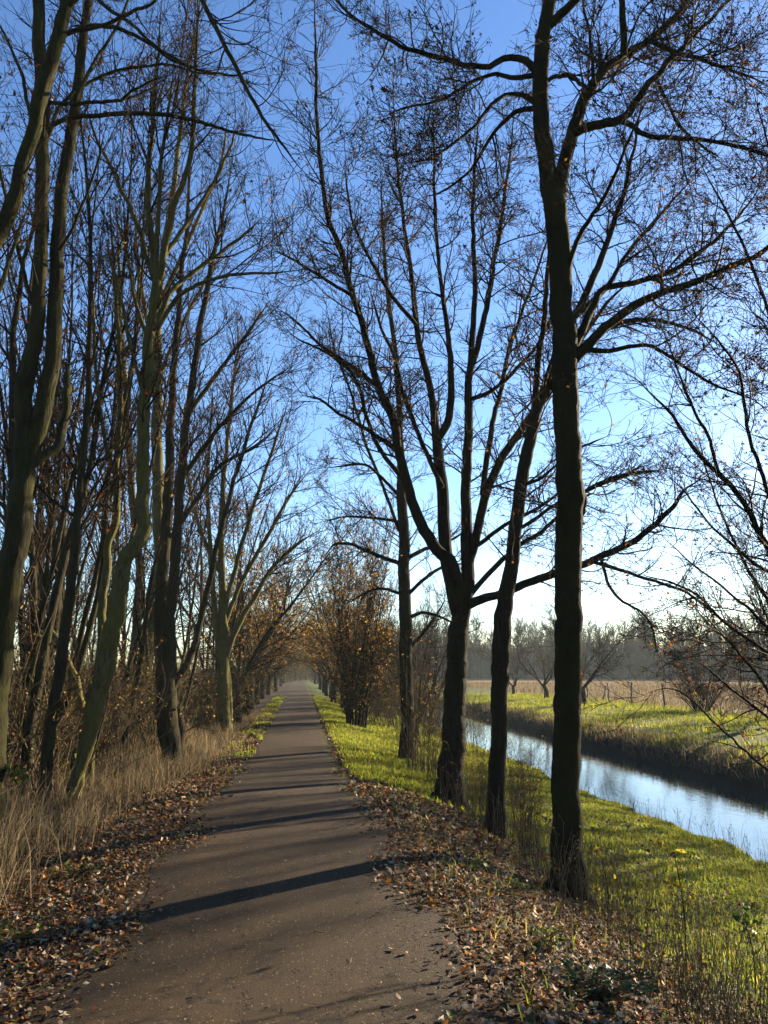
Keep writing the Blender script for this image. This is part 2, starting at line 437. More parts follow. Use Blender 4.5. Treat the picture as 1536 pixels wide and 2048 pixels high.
def plain(name, c, rough=.8):
    m, nt, out = mat(name)
    b = N(nt, 'ShaderNodeBsdfPrincipled', Roughness=rough)
    tc = N(nt, 'ShaderNodeTexCoord'); n = noise(nt, 20, 4, .6, tc.outputs['Object'])
    nt.links.new(mixc(nt, n.outputs[0], tuple(x * .6 for x in c), tuple(min(1, x * 1.4) for x in c)), b.inputs['Base Color'])
    nt.links.new(b.outputs[0], out.inputs[0]); return m
M['post'] = plain('weathered_post', (.07, .055, .04)); M['wire'] = plain('fence_wire', (.12, .11, .1), .5)

# ------------------------------------------------------------------ ground, path, river
def grid_obj(name, xs, ys, zf, m):
    X, Y = np.meshgrid(xs, ys); Z = zf(X, Y)
    mb = MB(); nx, ny = len(xs), len(ys)
    i = np.arange(nx * ny).reshape(ny, nx)
    F = np.stack([i[:-1, :-1], i[:-1, 1:], i[1:, 1:], i[1:, :-1]], -1).reshape(-1, 4)
    mb.add(np.stack([X, Y, Z], -1).reshape(-1, 3), F)
    o = mb.build(name, m); o['kind'] = 'structure'; return o

xs = np.concatenate([[-2500, -900, -300, -120, -60, -35], np.arange(-22, -8, 1.0), np.arange(-8, -2, .25), np.arange(-2, 4, .12), np.arange(4, 17, .2), np.arange(17, 34, 1), [40, 60, 120, 300, 900, 2500]])
ys = np.concatenate([[-900, -200, -60, -20, -8, -3], np.arange(0, 24, .15), np.arange(24, 60, .4), np.arange(60, 140, 2), np.arange(140, 300, 10), [330, 500, 900, 3000]])
def gz(x, y):                          # under the path the ground sheet stays 12 mm low
    z = ground_z(x, y)
    return z - .014 * ((x > -1.02) & (x < .74))
grid_obj('ground', xs, ys, gz, ground_material())

py_ = np.concatenate([np.arange(-6, 24, .15), np.arange(24, 60, .5), np.arange(60, 230, 3)])
pxs = np.linspace(0, 1, 18)
X = np.empty((len(py_), 18)); Y = np.repeat(py_[:, None], 18, 1)
le = -1.23 + .06 * np.sin(py_ * 1.3) + .04 * np.sin(py_ * 3.1 + 1); re_ = .93 + .06 * np.sin(py_ * 1.1 + 2) + .05 * np.sin(py_ * 2.7)
X[:] = le[:, None] + (re_ - le)[:, None] * pxs
Z = path_z(Y) + .004 + .02 * (1 - ((pxs - .5) * 2) ** 4)[None] * .6
mb = MB(); i = np.arange(X.size).reshape(X.shape)
mb.add(np.stack([X, Y, Z], -1).reshape(-1, 3), np.stack([i[:-1, :-1], i[:-1, 1:], i[1:, 1:], i[1:, :-1]], -1).reshape(-1, 4))
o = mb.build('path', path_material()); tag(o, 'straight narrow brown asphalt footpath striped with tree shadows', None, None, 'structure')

mb = MB(); yy = np.concatenate([np.arange(-60, 60, 2), np.arange(60, 320, 8)]).astype(float)
xa = 7.3 + meander(yy); xb = 13.95 + meander(yy)
V = np.stack([np.stack([xa, yy, np.full_like(yy, WATER)], 1), np.stack([xb, yy, np.full_like(yy, WATER)], 1)], 1).reshape(-1, 3)
i = np.arange(len(yy) * 2).reshape(-1, 2)
mb.add(V, np.stack([i[:-1, 0], i[:-1, 1], i[1:, 1], i[1:, 0]], -1))
o = mb.build('river', water_material()); tag(o, 'narrow calm river reflecting the pale sky', None, None, 'structure')

# ------------------------------------------------------------------ traced trees
def trace(pts, D, dd0=0.0, dd1=0.0, K=None, scale=1.0):
    """a limb given in the photograph's pixels (x, y, half width), at real distance D (+ its own lean in depth)"""
    n = len(pts); P = []; R = []
    last = 4.0
    for j, p in enumerate(pts):
        f = j / (n - 1)
        q, t = pt(p[0], p[1], D + dd0 + (dd1 - dd0) * f ** 1.3)
        if len(p) > 2: last = p[2]
        P.append(q); R.append(last * t / FPX * scale)
    P, R = curve(P, R, K or max(10, n * 5))
    k = len(P); f = np.linspace(0, 1, k)
    R = R * (1 - .75 * ss(.8, 1, f))
    w = rng.normal(size=(k, 3)); w = (w + np.roll(w, 1, 0) + np.roll(w, -1, 0)) / 1.7
    P = P + w * np.minimum(R * .1 + .005, .011)[:, None] * np.minimum(f * 8, 1)[:, None]
    return P, R

def same_k(cs, K):
    return np.stack([curve(P, R, K)[0] for P, R in cs]), np.stack([curve(P, R, K)[1] for P, R in cs])

DM = (2.6, 2.3, 2.3)
def twiggery(crown, P, R, o, mi=0):
    """three orders of shoots on the limbs; returns the finest ones"""
    a = spawn(P, R, o['d1'] * DM[0], o.get('t1', .25), 1, o['l1'], ang=o.get('a1', 48), up=o.get('u1', .5), wig=o.get('w1', .10), K=9, rr=.5, rmax=o.get('rm1', .03), rmin=o['rmin'] * 1.4, bias=o.get('bias'), ltap=.45)
    tube(crown, *a, 4, mi)
    # tips of the limbs also carry fine shoots
    b = spawn(*a, o['d2'] * DM[1], .12, 1, o['l2'], ang=o.get('a2', 45), up=o.get('u2', .3), wig=o.get('w2', .12), K=6, rr=.6, rmax=o['rmin'] * 2.4, rmin=o['rmin'], ltap=.4)
    tube(crown, *b, 3, mi)
    c = spawn(*b, o['d3'] * DM[2], .15, 1, o['l3'], ang=o.get('a3', 42), up=o.get('u3', .2), wig=o.get('w3', .12), K=4, rr=.8, rmax=o['rmin'] * 1.3, rmin=o['rmin'] * .8, ltap=.3)
    tube(crown, *c, 3, mi)
    return a, b, c

def foliage(fol, b, c, spec):
    mats = []
    for mname, n, size, mode in spec:
        mi = len(mats); mats.append(M[mname])
        if mode == 'cluster': leaves(fol, clumped(c[0], n, 6, .8, 1.0, size * .55), size, mi, narrow=.8)
        elif mode == 'hang': leaves(fol, clumped(c[0], n, 4, .6, 1.0, size * .4), size, mi, hang=True, narrow=.6)
        elif mode == 'star': leaves(fol, along(c[0], n, .4, 1.0, .01), size, mi, shape='lobed')
        else: leaves(fol, along(c[0], n, .2, 1.0, .015), size, mi)
    return mats

def flare(P, R, amt=1.5, h=.5):
    z = P[:, 2] - P[0, 2]
    return P, R * (1 + (amt - 1) * np.exp(-np.maximum(z, 0) / h * 2.2))

def traced_tree(name, label, cat, base, limbs, opt, trunk_mat, leafspec, group, twig='twig', xtra=None, D=None, sides=12):
    if D is None: _, _, D = hit_ground(*base)
    b0, _ = pt(base[0], base[1], D)
    root = thing(name, label, cat, (float(b0[0]), float(b0[1]), float(b0[2])), 0, group)
    b0[2] = float(ground_z(b0[0], b0[1])); root.location = b0
    off = b0
    tr = MB(); big = []; allc = []
    for j, l in enumerate(limbs):
        dd = l[0] if isinstance(l[0], tuple) and len(l[0]) == 2 else None
        pts = l[1:] if dd else l
        dd = dd or (0, 0)
        P, R = trace(pts, D, *dd, scale=opt.get('rs', 1.0))
        if j == 0:
            zg = float(ground_z(P[0, 0], P[0, 1])) - .3
            dn = np.linspace(zg, P[0, 2] - .05, 3 if P[0, 2] - zg < .5 else 6)[:, None] if P[0, 2] > zg + .1 else np.zeros((0, 1))
            low = np.concatenate([np.repeat(P[:1, :2], len(dn), 0), dn], 1)
            R = np.concatenate([np.full(len(dn), R[0] * 1.05), R]); P = np.concatenate([low, P]); P, R = flare(P, R, opt.get('flare', 1.85), .55)
        kk = len(P)
        P = P + rng.normal(0, 1, P.shape) * (R[:, None] * .05)
        sd = (22 if j == 0 else sides) if R.max() > .05 else 7
        if j == 0:                                  # finer rings: knots, hollows and root ribs
            P, R = curve(P, R, kk * 3); n3 = rng.normal(size=len(R)); R = R * (1 + .016 * (n3 + np.roll(n3, 1) + np.roll(n3, 2)) / 1.7)
        zb = P[:, 2] - off[2]
        tube(tr, (P - off)[None], R[None], sd, 0, True, .02, (.03 + (.22 * np.exp(-np.maximum(zb, 0) / .28) if j == 0 else 0 * zb))[None])
        allc.append((P - off, R))
    tr.build('trunk', M[trunk_mat], root)
    LP, LR = same_k(allc[opt.get('from', 0):], 24)
    crown = MB()
    a, b, c = twiggery(crown, LP, LR, opt)
    if xtra: xtra(crown)
    crown.build('branches', M[twig], root)
    if leafspec:
        fol = MB(); ms = foliage(fol, b, c, leafspec); fol.build('foliage', ms, root, smooth=False)
    return root

RROW = 'dark bare trees along the right bank'
LROW = 'pale-barked trees along the left verge'

# the big dark tree, right foreground
traced_tree('sycamore_tree', 'tall thick black-trunked sycamore in the right foreground, forked high, seed bunches in its crown', 'tree', (1135, 1795), [
    [(1136, 1800, 33), (1133, 1650, 28), (1134, 1500, 26.5), (1135, 1300, 26), (1136, 1100, 26), (1136, 950, 25), (1132, 800, 25), (1128, 720, 24), (1122, 600, 22), (1117, 480, 22), (1108, 400, 22), (1095, 330, 17), (1084, 250, 16), (1080, 180, 15), (1083, 110, 15), (1092, 50, 13), (1100, -20, 12), (1108, -160, 9), (1100, -330, 6), (1110, -520, 3)],
    [(0, .5), (1116, 440, 15), (1124, 360, 14), (1138, 290, 13), (1155, 240, 12), (1175, 185, 11), (1210, 140, 10), (1250, 110, 9), (1300, 80, 7), (1360, 20, 5.5), (1410, -60, 4), (1440, -180, 3)],
    [(0, -.4), (1146, 268, 9), (1168, 256, 9), (1200, 250, 9), (1240, 242, 8.5), (1265, 210, 7.5), (1300, 165, 6.5), (1350, 110, 5.5), (1410, 50, 4), (1480, -20, 3), (1560, -90, 2)],
    [(0, .8), (1240, 242, 6), (1265, 250, 5.5), (1285, 270, 5), (1340, 275, 5), (1420, 282, 4), (1500, 300, 3.5), (1580, 330, 2.5), (1640, 370, 1.6)],
    [(0, -.8), (1092, 55, 11), (1120, 30, 9), (1150, 0, 8), (1190, -60, 6), (1260, -150, 4), (1340, -240, 2.5)],
    [(0, -1.0), (1248, 112, 7), (1246, 60, 7), (1240, 0, 6), (1225, -80, 5), (1215, -200, 3.5), (1220, -330, 2)],
    [(0, .9), (1078, 150, 9), (1050, 118, 7), (1010, 118, 6), (968, 133, 5.5), (893, 120, 5), (818, 100, 4.5), (768, 72, 4), (710, 35, 3), (672, 0, 2.5), (620, -60, 1.8)],
    [(0, -.9), (1074, 205, 7), (1045, 190, 5), (1010, 192, 4), (980, 215, 4), (950, 250, 3.5), (900, 290, 3), (850, 320, 2.5), (790, 330, 1.8)],
    [(0, .5), (1072, 150, 6), (1030, 155, 5), (990, 150, 4), (940, 165, 3.5), (880, 200, 3), (810, 215, 2), (750, 240, 1.4)],
    [(0, 1.1), (1070, 215, 6), (1030, 225, 5), (1000, 250, 4), (975, 285, 3.5), (940, 340, 2.8), (890, 380, 2.2), (830, 400, 1.5)],
    [(0, -.5), (1145, 720, 12), (1175, 690, 10), (1230, 640, 9), (1290, 600, 8), (1370, 570, 7), (1450, 540, 6), (1530, 500, 5), (1620, 430, 3.5), (1700, 350, 2)],
    [(0, 1.2), (1145, 700, 9), (1170, 650, 8), (1190, 600, 7), (1215, 575, 6.5), (1280, 562, 5.5), (1350, 540, 5), (1420, 490, 4), (1480, 430, 3), (1530, 360, 2)],
    [(0, -1.0), (1160, 700, 6), (1220, 700, 5), (1290, 690, 4), (1350, 720, 3.5), (1410, 760, 3), (1480, 790, 2.2), (1550, 810, 1.5)],
    [(0, -.6), (1090, 165, 4), (1110, 155, 4.5), (1135, 150, 4.5), (1160, 165, 4), (1190, 185, 3)],
    [(0, .6), (1190, 175, 4), (1185, 120, 3.5), (1175, 60, 3), (1165, 0, 2.5), (1150, -100, 1.5)],
    [(0, -1.5), (1300, 80, 5), (1340, 100, 4.5), (1400, 120, 4), (1460, 140, 3), (1540, 170, 2)],
    [(0, 1.4), (1310, 155, 4), (1330, 190, 3.5), (1350, 240, 3), (1400, 290, 2.5), (1450, 320, 2)],
    [(0, .2), (1148, 985, 14), (1160, 1000, 13), (1164, 1020, 9), (1155, 1045, 10)],
    [(0, .1), (1132, 770, 22), (1115, 768, 16), (1100, 762, 10)],
    [(0, -1.8), (1128, 560, 6), (1160, 470, 5), (1210, 390, 4), (1250, 300, 3), (1290, 200, 2)],
  ], dict(d1=3.2, l1=1.1, d2=4.6, l2=.52, d3=6.0, l3=.17, rmin=.0042, u1=.55, u2=.7, u3=.6, w1=.13, w2=.14, w3=.13, a1=58, a2=55, a3=50, t1=.28, rm1=.018, **{'from': 1}),
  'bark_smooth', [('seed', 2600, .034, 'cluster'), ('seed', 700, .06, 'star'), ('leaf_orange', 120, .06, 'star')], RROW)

traced_tree('maple_tree', 'slim dark trunk leaning right, close behind the thick sycamore on its left', 'tree', (990, 1675), [
    [(990, 1680, 19), (993, 1600, 17), (997, 1500, 16), (1000, 1400, 16), (1002, 1330, 18), (1004, 1270, 18), (1015, 1180, 15), (1030, 1080, 13), (1043, 980, 12.5), (1060, 880, 12), (1085, 790, 11), (1110, 720, 10), (1150, 630, 8), (1185, 560, 7), (1220, 470, 5.5), (1250, 370, 4.5), (1275, 260, 3.5), (1290, 140, 2.5)],
    [(0, .8), (1058, 890, 8), (1072, 800, 7), (1080, 700, 6), (1092, 600, 5), (1098, 500, 4), (1090, 380, 3), (1080, 260, 2)],
    [(0, -.8), (1110, 720, 7), (1170, 690, 6), (1230, 650, 5), (1300, 640, 4), (1380, 660, 3), (1450, 700, 2)],
    [(0, 1.0), (1035, 1060, 4), (1070, 1040, 4), (1110, 1010, 3.5), (1180, 980, 3), (1260, 950, 2.5), (1350, 935, 2)],
    [(0, -1), (1045, 970, 4), (1090, 950, 3), (1150, 900, 2.6), (1220, 870, 2)],
    [(0, .7), (1150, 630, 6), (1210, 580, 5), (1260, 500, 4), (1330, 420, 3), (1390, 350, 2)],
  ], dict(d1=2.3, l1=1.15, d2=4, l2=.5, d3=5, l3=.17, rmin=.0045, u1=.4, u2=.3, w1=.13, w2=.16, t1=.3, rm1=.018), 'bark_dark',
  [('leaf_red', 650, .055, 'star'), ('leaf_orange', 240, .055, 'star'), ('seed', 260, .035, 'cluster')], RROW)

R3 = traced_tree('maple_tree', 'broad dark tree dividing low into many stems, with one long low branch reaching right', 'tree', (900, 1612), [
    [(899, 1618, 29), (903, 1550, 25), (906, 1480, 23), (910, 1400, 21), (914, 1320, 20), (918, 1250, 20), (920, 1215, 21), (918, 1180, 18)],
    [(0, .3), (922, 1260, 15), (933, 1169, 14), (931, 1044, 11), (933, 972, 10), (937, 865, 9), (937, 793, 8), (940, 740, 7), (957, 690, 6), (972, 620, 5.5), (985, 540, 5), (1000, 460, 4), (1010, 380, 3.2), (1022, 290, 2.4), (1030, 180, 1.8)],
    [(0, -1.4), (921, 1215, 15), (910, 1150, 14), (900, 1122, 13), (872, 1098, 12), (836, 1037, 11), (815, 972, 10), (797, 901, 9), (783, 822, 9), (758, 775, 7.5), (740, 704, 7), (725, 650, 6.5), (705, 590, 6), (680, 500, 5.5), (655, 430, 5), (640, 330, 4), (633, 200, 3.4), (630, 60, 2.8), (628, -60, 2)],
    [(0, 1.3), (917, 1230, 14), (903, 1170, 14), (890, 1090, 13), (885, 990, 12), (878, 918, 11), (873, 868, 9), (865, 793, 7), (847, 722, 6.5), (833, 650, 6), (825, 560, 5), (812, 470, 4), (800, 380, 3), (790, 260, 2.4), (785, 150, 1.8)],
    [(0, -.5), (874, 880, 8), (894, 847, 8), (903, 793, 7), (901, 722, 6), (895, 661, 5), (880, 540, 4), (870, 420, 3.5), (868, 300, 2.5), (865, 180, 1.8)],
    [(0, -1.2), (938, 760, 6), (947, 660, 6), (951, 560, 5), (946, 440, 4), (950, 320, 3), (960, 200, 2)],
    [(0, -.8), (935, 1140, 9), (947, 1098, 9), (962, 1026, 9), (980, 965, 8.5), (1015, 900, 8), (1051, 847, 7), (1080, 804, 6), (1100, 757, 5.5), (1160, 680, 4.5), (1220, 600, 3.5), (1290, 530, 2.4)],
    [(0, 1.4), (965, 990, 6), (976, 901, 6), (990, 829, 5), (1005, 757, 4.5), (1019, 693, 4), (1050, 610, 3.2), (1085, 510, 2.4), (1110, 420, 1.8)],
    [(0, -1.6), (930, 1212, 10), (960, 1200, 9), (998, 1187, 8), (1087, 1155, 8), (1180, 1122, 7), (1240, 1097, 6.5), (1310, 1050, 5.5), (1345, 1012, 4.8), (1375, 975, 3.5), (1430, 940, 2.5)],
    [(0, 1.0), (940, 1190, 5.5), (1008, 1115, 5), (1080, 1065, 4), (1130, 1020, 3.5), (1180, 975, 3), (1250, 950, 3), (1350, 935, 2.2)],
    [(0, -1.0), (945, 1098, 5), (1015, 1047, 4), (1058, 1026, 3.6), (1100, 1000, 3), (1160, 950, 2)],
    [(0, -1.9), (797, 905, 5), (765, 880, 4.5), (720, 850, 3.8), (680, 830, 3), (640, 800, 2.4), (600, 790, 1.6)],
    [(0, .9), (815, 970, 5), (760, 900, 4.5), (735, 840, 4), (712, 760, 3.5), (660, 710, 2.8), (600, 680, 2), (560, 650, 1.4)],
    [(0, -.7), (758, 775, 4.5), (700, 730, 4), (640, 690, 3), (590, 640, 2.2), (545, 610, 1.6)],
    [(0, 1.6), (705, 590, 4), (650, 560, 3.3), (590, 520, 2.6), (540, 500, 1.8)],
    [(0, -1.8), (833, 650, 4.5), (790, 600, 4), (740, 520, 3.2), (700, 420, 2.4), (690, 300, 1.6)],
    [(0, 1.9), (885, 975, 5), (850, 900, 4.5), (812, 800, 4), (790, 720, 3.4), (760, 650, 2.8), (735, 560, 2)],
    [(0, .8), (937, 800, 5), (985, 780, 4.2), (1040, 730, 3.6), (1075, 690, 3), (1110, 620, 2)],
    [(0, .6), (1180, 1122, 4), (1270, 1150, 3.5), (1370, 1185, 3), (1450, 1245, 2.2), (1530, 1310, 1.5)],
    [(0, -.6), (1200, 1112, 3.5), (1230, 1190, 3), (1290, 1232, 2.5), (1312, 1290, 1.8), (1305, 1320, 1.2)],
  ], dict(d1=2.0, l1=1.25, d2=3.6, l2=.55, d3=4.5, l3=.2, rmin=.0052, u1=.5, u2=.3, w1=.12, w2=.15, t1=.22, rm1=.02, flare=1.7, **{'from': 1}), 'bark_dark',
  [('leaf_red', 1500, .06, 'star'), ('leaf_orange', 420, .06, 'star'), ('seed', 350, .035, 'cluster')], RROW)

traced_tree('alder_tree', 'slender straight dark tree with short bent side branches, standing left of the broad many-stemmed one', 'tree', (812, 1522), [
    [(813, 1525, 16), (815, 1450, 13.5), (813, 1380, 13), (810, 1330, 14), (811, 1240, 12.5), (808, 1115, 11), (804, 1008, 10), (802, 954, 8.5), (800, 880, 7), (798, 800, 6), (790, 700, 5), (775, 580, 4), (765, 450, 3), (760, 300, 2)],
    [(0, -1), (797, 1126, 4.5), (750, 1108, 4), (708, 1090, 3.4), (672, 1087, 2.6), (650, 1112, 1.6)],
    [(0, 1), (797, 1044, 3.4), (765, 1037, 3), (693, 1033, 2), (640, 1045, 1.3)],
    [(0, -.8), (797, 990, 3.4), (750, 943, 3), (725, 929, 2.5), (650, 936, 1.4)],
    [(0, 1), (817, 1115, 4.5), (845, 1100, 4), (880, 1090, 3), (935, 1060, 2)],
    [(0, -1), (818, 1187, 4), (872, 1140, 3.2), (930, 1125, 2)],
    [(0, .6), (800, 1187, 3.4), (750, 1178, 2.6), (693, 1208, 1.5)],
    [(0, -.6), (822, 1233, 4), (847, 1226, 3.2), (890, 1237, 2.2), (930, 1270, 1.4)],
    [(0, .9), (797, 1060, 3.4), (765, 972, 3.2), (736, 900, 3), (704, 793, 2.6), (670, 700, 2), (650, 600, 1.4)],
    [(0, .5), (822, 1292, 3.5), (860, 1250, 2.8), (890, 1200, 2)],
  ], dict(d1=1.8, l1=1.3, d2=3, l2=.55, d3=3.6, l3=.22, rmin=.0062, u1=.4, w1=.12, t1=.25, rm1=.02, flare=1.2), 'bark_dark',
  [('leaf_brown', 500, .06, 'quad'), ('leaf_orange', 120, .06, 'quad')], RROW)

# tree leaning in from the right edge
traced_tree('willow_tree', 'many-stemmed willow whose thin stems lean in from the right edge over the river', 'tree', (1760, 1640), [
    [(1730, 1650, 22), (1690, 1540, 19), (1640, 1390, 16), (1595, 1240, 13), (1545, 1110, 9.5), (1515, 1060, 8.5), (1486, 1003, 8), (1434, 944, 7), (1386, 893, 5.5), (1337, 820, 4.5), (1298, 783, 3.6), (1261, 751, 2.8), (1210, 735, 1.8)],
    [(0, .4), (1438, 948, 5.5), (1412, 868, 5), (1380, 803, 4), (1358, 746, 3), (1337, 693, 2.2), (1310, 620, 1.5)],
    [(0, -.8), (1660, 1440, 13), (1610, 1200, 10), (1536, 990, 6.5), (1505, 893, 5.5), (1490, 807, 5), (1480, 746, 4), (1440, 690, 3.2), (1390, 630, 2.4), (1340, 570, 1.5)],
    [(0, .8), (1690, 1520, 11), (1610, 1370, 7.5), (1536, 1303, 5.5), (1450, 1244, 4.6), (1380, 1181, 3.8), (1310, 1158, 2.8), (1250, 1140, 1.8)],
    [(0, -.6), (1690, 1530, 9), (1610, 1485, 6), (1536, 1436, 4.6), (1464, 1380, 3.6), (1419, 1338, 2.5), (1380, 1310, 1.6)],
    [(0, .5), (1700, 1570, 8), (1590, 1570, 5), (1488, 1499, 3.6), (1412, 1425, 2.8), (1349, 1380, 2), (1270, 1395, 1.2)],
    [(0, -.9), (1690, 1520, 11), (1600, 1310, 7), (1536, 1255, 5), (1488, 1209, 4), (1410, 1150, 3), (1340, 1090, 2), (1300, 1040, 1.3)],
    [(0, 1.2), (1650, 1400, 12), (1620, 1100, 9), (1590, 850, 6.5), (1540, 640, 5), (1480, 480, 4), (1420, 360, 2.8), (1370, 280, 1.8)],
    [(0, -1.2), (1650, 1400, 12), (1660, 1100, 10), (1650, 800, 7), (1600, 500, 5), (1540, 300, 4), (1490, 130, 2.6)],
    [(0, 1.4), (1640, 1390, 9), (1560, 1160, 6), (1500, 1120, 4.5), (1420, 1050, 3.5), (1370, 985, 2.8), (1310, 930, 1.8)],
    [(0, -1.6), (1700, 1560, 8), (1560, 1420, 5), (1500, 1330, 4), (1440, 1270, 3), (1370, 1235, 2)],
    [(0, 1.9), (1600, 1250, 8), (1536, 1200, 5.5), (1470, 1090, 4), (1420, 960, 3), (1390, 850, 2)],
  ], dict(rs=.68, d1=3.6, l1=.72, d2=4.6, l2=.34, d3=4.5, l3=.12, rmin=.0024, u1=.3, u2=.25, w1=.12, w2=.15, a1=40, t1=.25, rm1=.014, bias=(-.35, 0, .1)), 'bark_dark',
  [('seed', 700, .02, 'cluster'), ('leaf_red', 1100, .03, 'star'), ('leaf_orange', 600, .03, 'star')], RROW, D=6.6)

# ---------------------------------------------------------------- left row, traced
opl = dict(d1=1.5, l1=1.5, d2=3.0, l2=.6, d3=4.0, l3=.2, rmin=.0038, u1=.9, u2=.6, u3=.3, a1=38, a2=38, w1=.08, w2=.11, t1=.38, rm1=.02)
lsp = [('seed', 420, .04, 'hang'), ('leaf_red', 260, .05, 'quad')]
traced_tree('ash_tree', 'thick knotty tree at the left edge splitting into tall twin stems', 'tree', (-20, 1640), [
    [(-30, 1640, 40), (-20, 1450, 35), (-5, 1330, 32), (8, 1230, 30), (25, 1120, 29), (38, 1020, 28), (40, 960, 24), (45, 850, 20), (58, 750, 19), (72, 640, 16), (80, 500, 15), (85, 380, 15), (85, 250, 16), (80, 120, 15), (73, 0, 13), (66, -150, 10), (60, -330, 6), (62, -520, 3)],
    [(0, .5), (42, 990, 20), (60, 920, 17), (76, 860, 20), (92, 795, 20), (103, 720, 18), (108, 600, 16), (117, 470, 15), (122, 380, 14), (140, 270, 13), (155, 170, 12), (168, 70, 10), (180, -60, 8), (190, -250, 5), (200, -450, 2.5)],
    [(0, .6), (58, 935, 11), (85, 910, 11), (120, 888, 10), (128, 846, 10), (137, 770, 9), (133, 725, 10)],
    [(0, -.3), (72, 290, 6), (85, 262, 6), (110, 245, 5.5), (150, 233, 5.5), (220, 230, 5.5), (330, 228, 5), (400, 245, 4), (480, 268, 3.4), (550, 282, 2.4), (600, 300, 1.5)],
    [(0, .6), (128, 70, 6), (160, 58, 5.5), (210, 54, 5), (260, 68, 4.6), (300, 88, 4.2), (340, 118, 3.8), (400, 142, 3.2), (470, 150, 2.6), (540, 130, 1.8)],
    [(0, -.8), (160, 62, 5), (215, 45, 4.5), (262, 25, 4), (310, 0, 3.4), (370, -60, 2.4)],
    [(0, .8), (90, 290, 5), (115, 225, 4.5), (150, 185, 4), (210, 150, 4), (270, 135, 3.5), (340, 130, 3), (400, 146, 2.4), (470, 155, 1.6)],
    [(0, -.4), (92, 205, 5), (150, 206, 4.5), (235, 202, 4), (262, 182, 3.4), (310, 160, 2.6), (350, 150, 1.6)],
    [(0, -1.2), (180, -70, 7), (280, -130, 6.5), (360, -80, 6.5), (402, -5, 6), (440, 75, 5.5), (480, 150, 5), (512, 212, 4.4), (552, 272, 3.8), (590, 320, 2.8), (640, 380, 1.8)],
    [(0, -.9), (175, -20, 5), (215, 15, 4.5), (260, 45, 4), (310, 90, 3.5), (365, 128, 2.8), (420, 180, 1.8)],
    [(0, 1.2), (150, 200, 5), (190, 120, 4), (240, 40, 3.4), (280, -60, 2.4), (310, -160, 1.6)],
    [(0, -1.0), (70, 620, 5), (40, 520, 4.5), (15, 400, 4), (-10, 300, 3), (-30, 180, 2)],
    [(0, 1), (60, 225, 4.5), (45, 150, 4), (20, 90, 3), (0, 50, 2.4), (-30, -20, 1.6)],
    [(0, -.6), (118, 500, 4), (160, 430, 3.4), (190, 340, 2.8), (215, 250, 2)],
  ], dict(opl, rs=.86, rmin=.003, d1=1.6, l1=1.1, a1=50, u1=.5, w1=.13, t1=.4, rm1=.014), 'bark_mid', [('seed', 260, .04, 'hang'), ('leaf_brown', 120, .05, 'star')], LROW, D=8.3, sides=14)

traced_tree('ash_tree', 'heavy bare limb rising across the upper left corner from a trunk outside the picture', 'tree', (-260, 1800), [
    [(-260, 1800, 46), (-230, 1500, 40), (-180, 1150, 36), (-110, 800, 30), (-55, 600, 25), (-10, 480, 20), (12, 435, 18), (35, 370, 16), (55, 300, 15), (75, 230, 16), (88, 175, 17), (105, 110, 16), (120, 60, 15), (135, -30, 13), (150, -200, 9), (160, -420, 5), (150, -600, 3)],
    [(0, .8), (-120, 830, 14), (-40, 700, 10), (-10, 600, 6), (30, 480, 4), (60, 400, 3)],
    [(0, -.6), (130, 20, 6), (210, -60, 5), (300, -160, 4), (380, -240, 2.5)],
  ], dict(opl, rs=.86, rmin=.003, d1=1.2, l1=.9, t1=.4, rm1=.012), 'bark_mid', [('seed', 120, .04, 'hang')], LROW, D=6.8, sides=14)

traced_tree('hornbeam_tree', 'pale sunlit trunk leaning right from the leafy verge, nearest of the left row', 'tree', (128, 1632), [
    [(124, 1640, 10), (140, 1585, 9), (161, 1530, 12), (177, 1480, 15), (190, 1420, 18), (205, 1345, 18), (225, 1264, 17), (240, 1183, 16), (252, 1120, 15), (277, 1084, 14), (288, 1050, 13.5), (287, 1005, 13), (286, 895, 12), (290, 798, 11.5), (298, 700, 11), (305, 640, 10.5), (313, 570, 9.5), (306, 500, 7.5), (297, 430, 6.5), (296, 360, 5.5), (304, 270, 4.5), (310, 170, 3.6), (320, 60, 2.8), (326, -70, 2)],
    [(0, .2), (143, 1645, 8), (152, 1600, 8), (163, 1545, 9), (170, 1510, 9)],
    [(0, -.6), (318, 560, 7), (330, 490, 6.5), (350, 410, 6), (368, 360, 5.5), (383, 290, 5), (390, 190, 4), (395, 60, 3), (398, -60, 2)],
    [(0, .7), (312, 650, 6), (335, 600, 5.5), (360, 565, 5), (420, 520, 4.2), (480, 475, 3.2), (530, 430, 2)],
    [(0, -.9), (314, 660, 5), (350, 598, 4.5), (400, 567, 4), (460, 550, 3.4), (530, 546, 2.6), (610, 540, 1.6)],
    [(0, 1), (308, 560, 5.5), (285, 480, 5), (262, 420, 4.4), (230, 350, 3.6), (190, 270, 2.6), (165, 190, 1.8)],
    [(0, .8), (322, 520, 5), (370, 450, 4.4), (410, 390, 3.8), (445, 330, 3), (480, 240, 2.2)],
    [(0, -1), (312, 540, 5), (318, 440, 4.5), (322, 340, 4), (335, 240, 3.2), (350, 120, 2.4)],
    [(0, -.5), (290, 800, 4), (262, 700, 3.4), (240, 590, 2.8), (215, 480, 2)],
    [(0, .9), (298, 690, 4), (270, 600, 3.4), (255, 510, 2.8), (225, 420, 2)],
  ], dict(opl, **{'from': 0}), 'bark_pale', lsp, LROW)

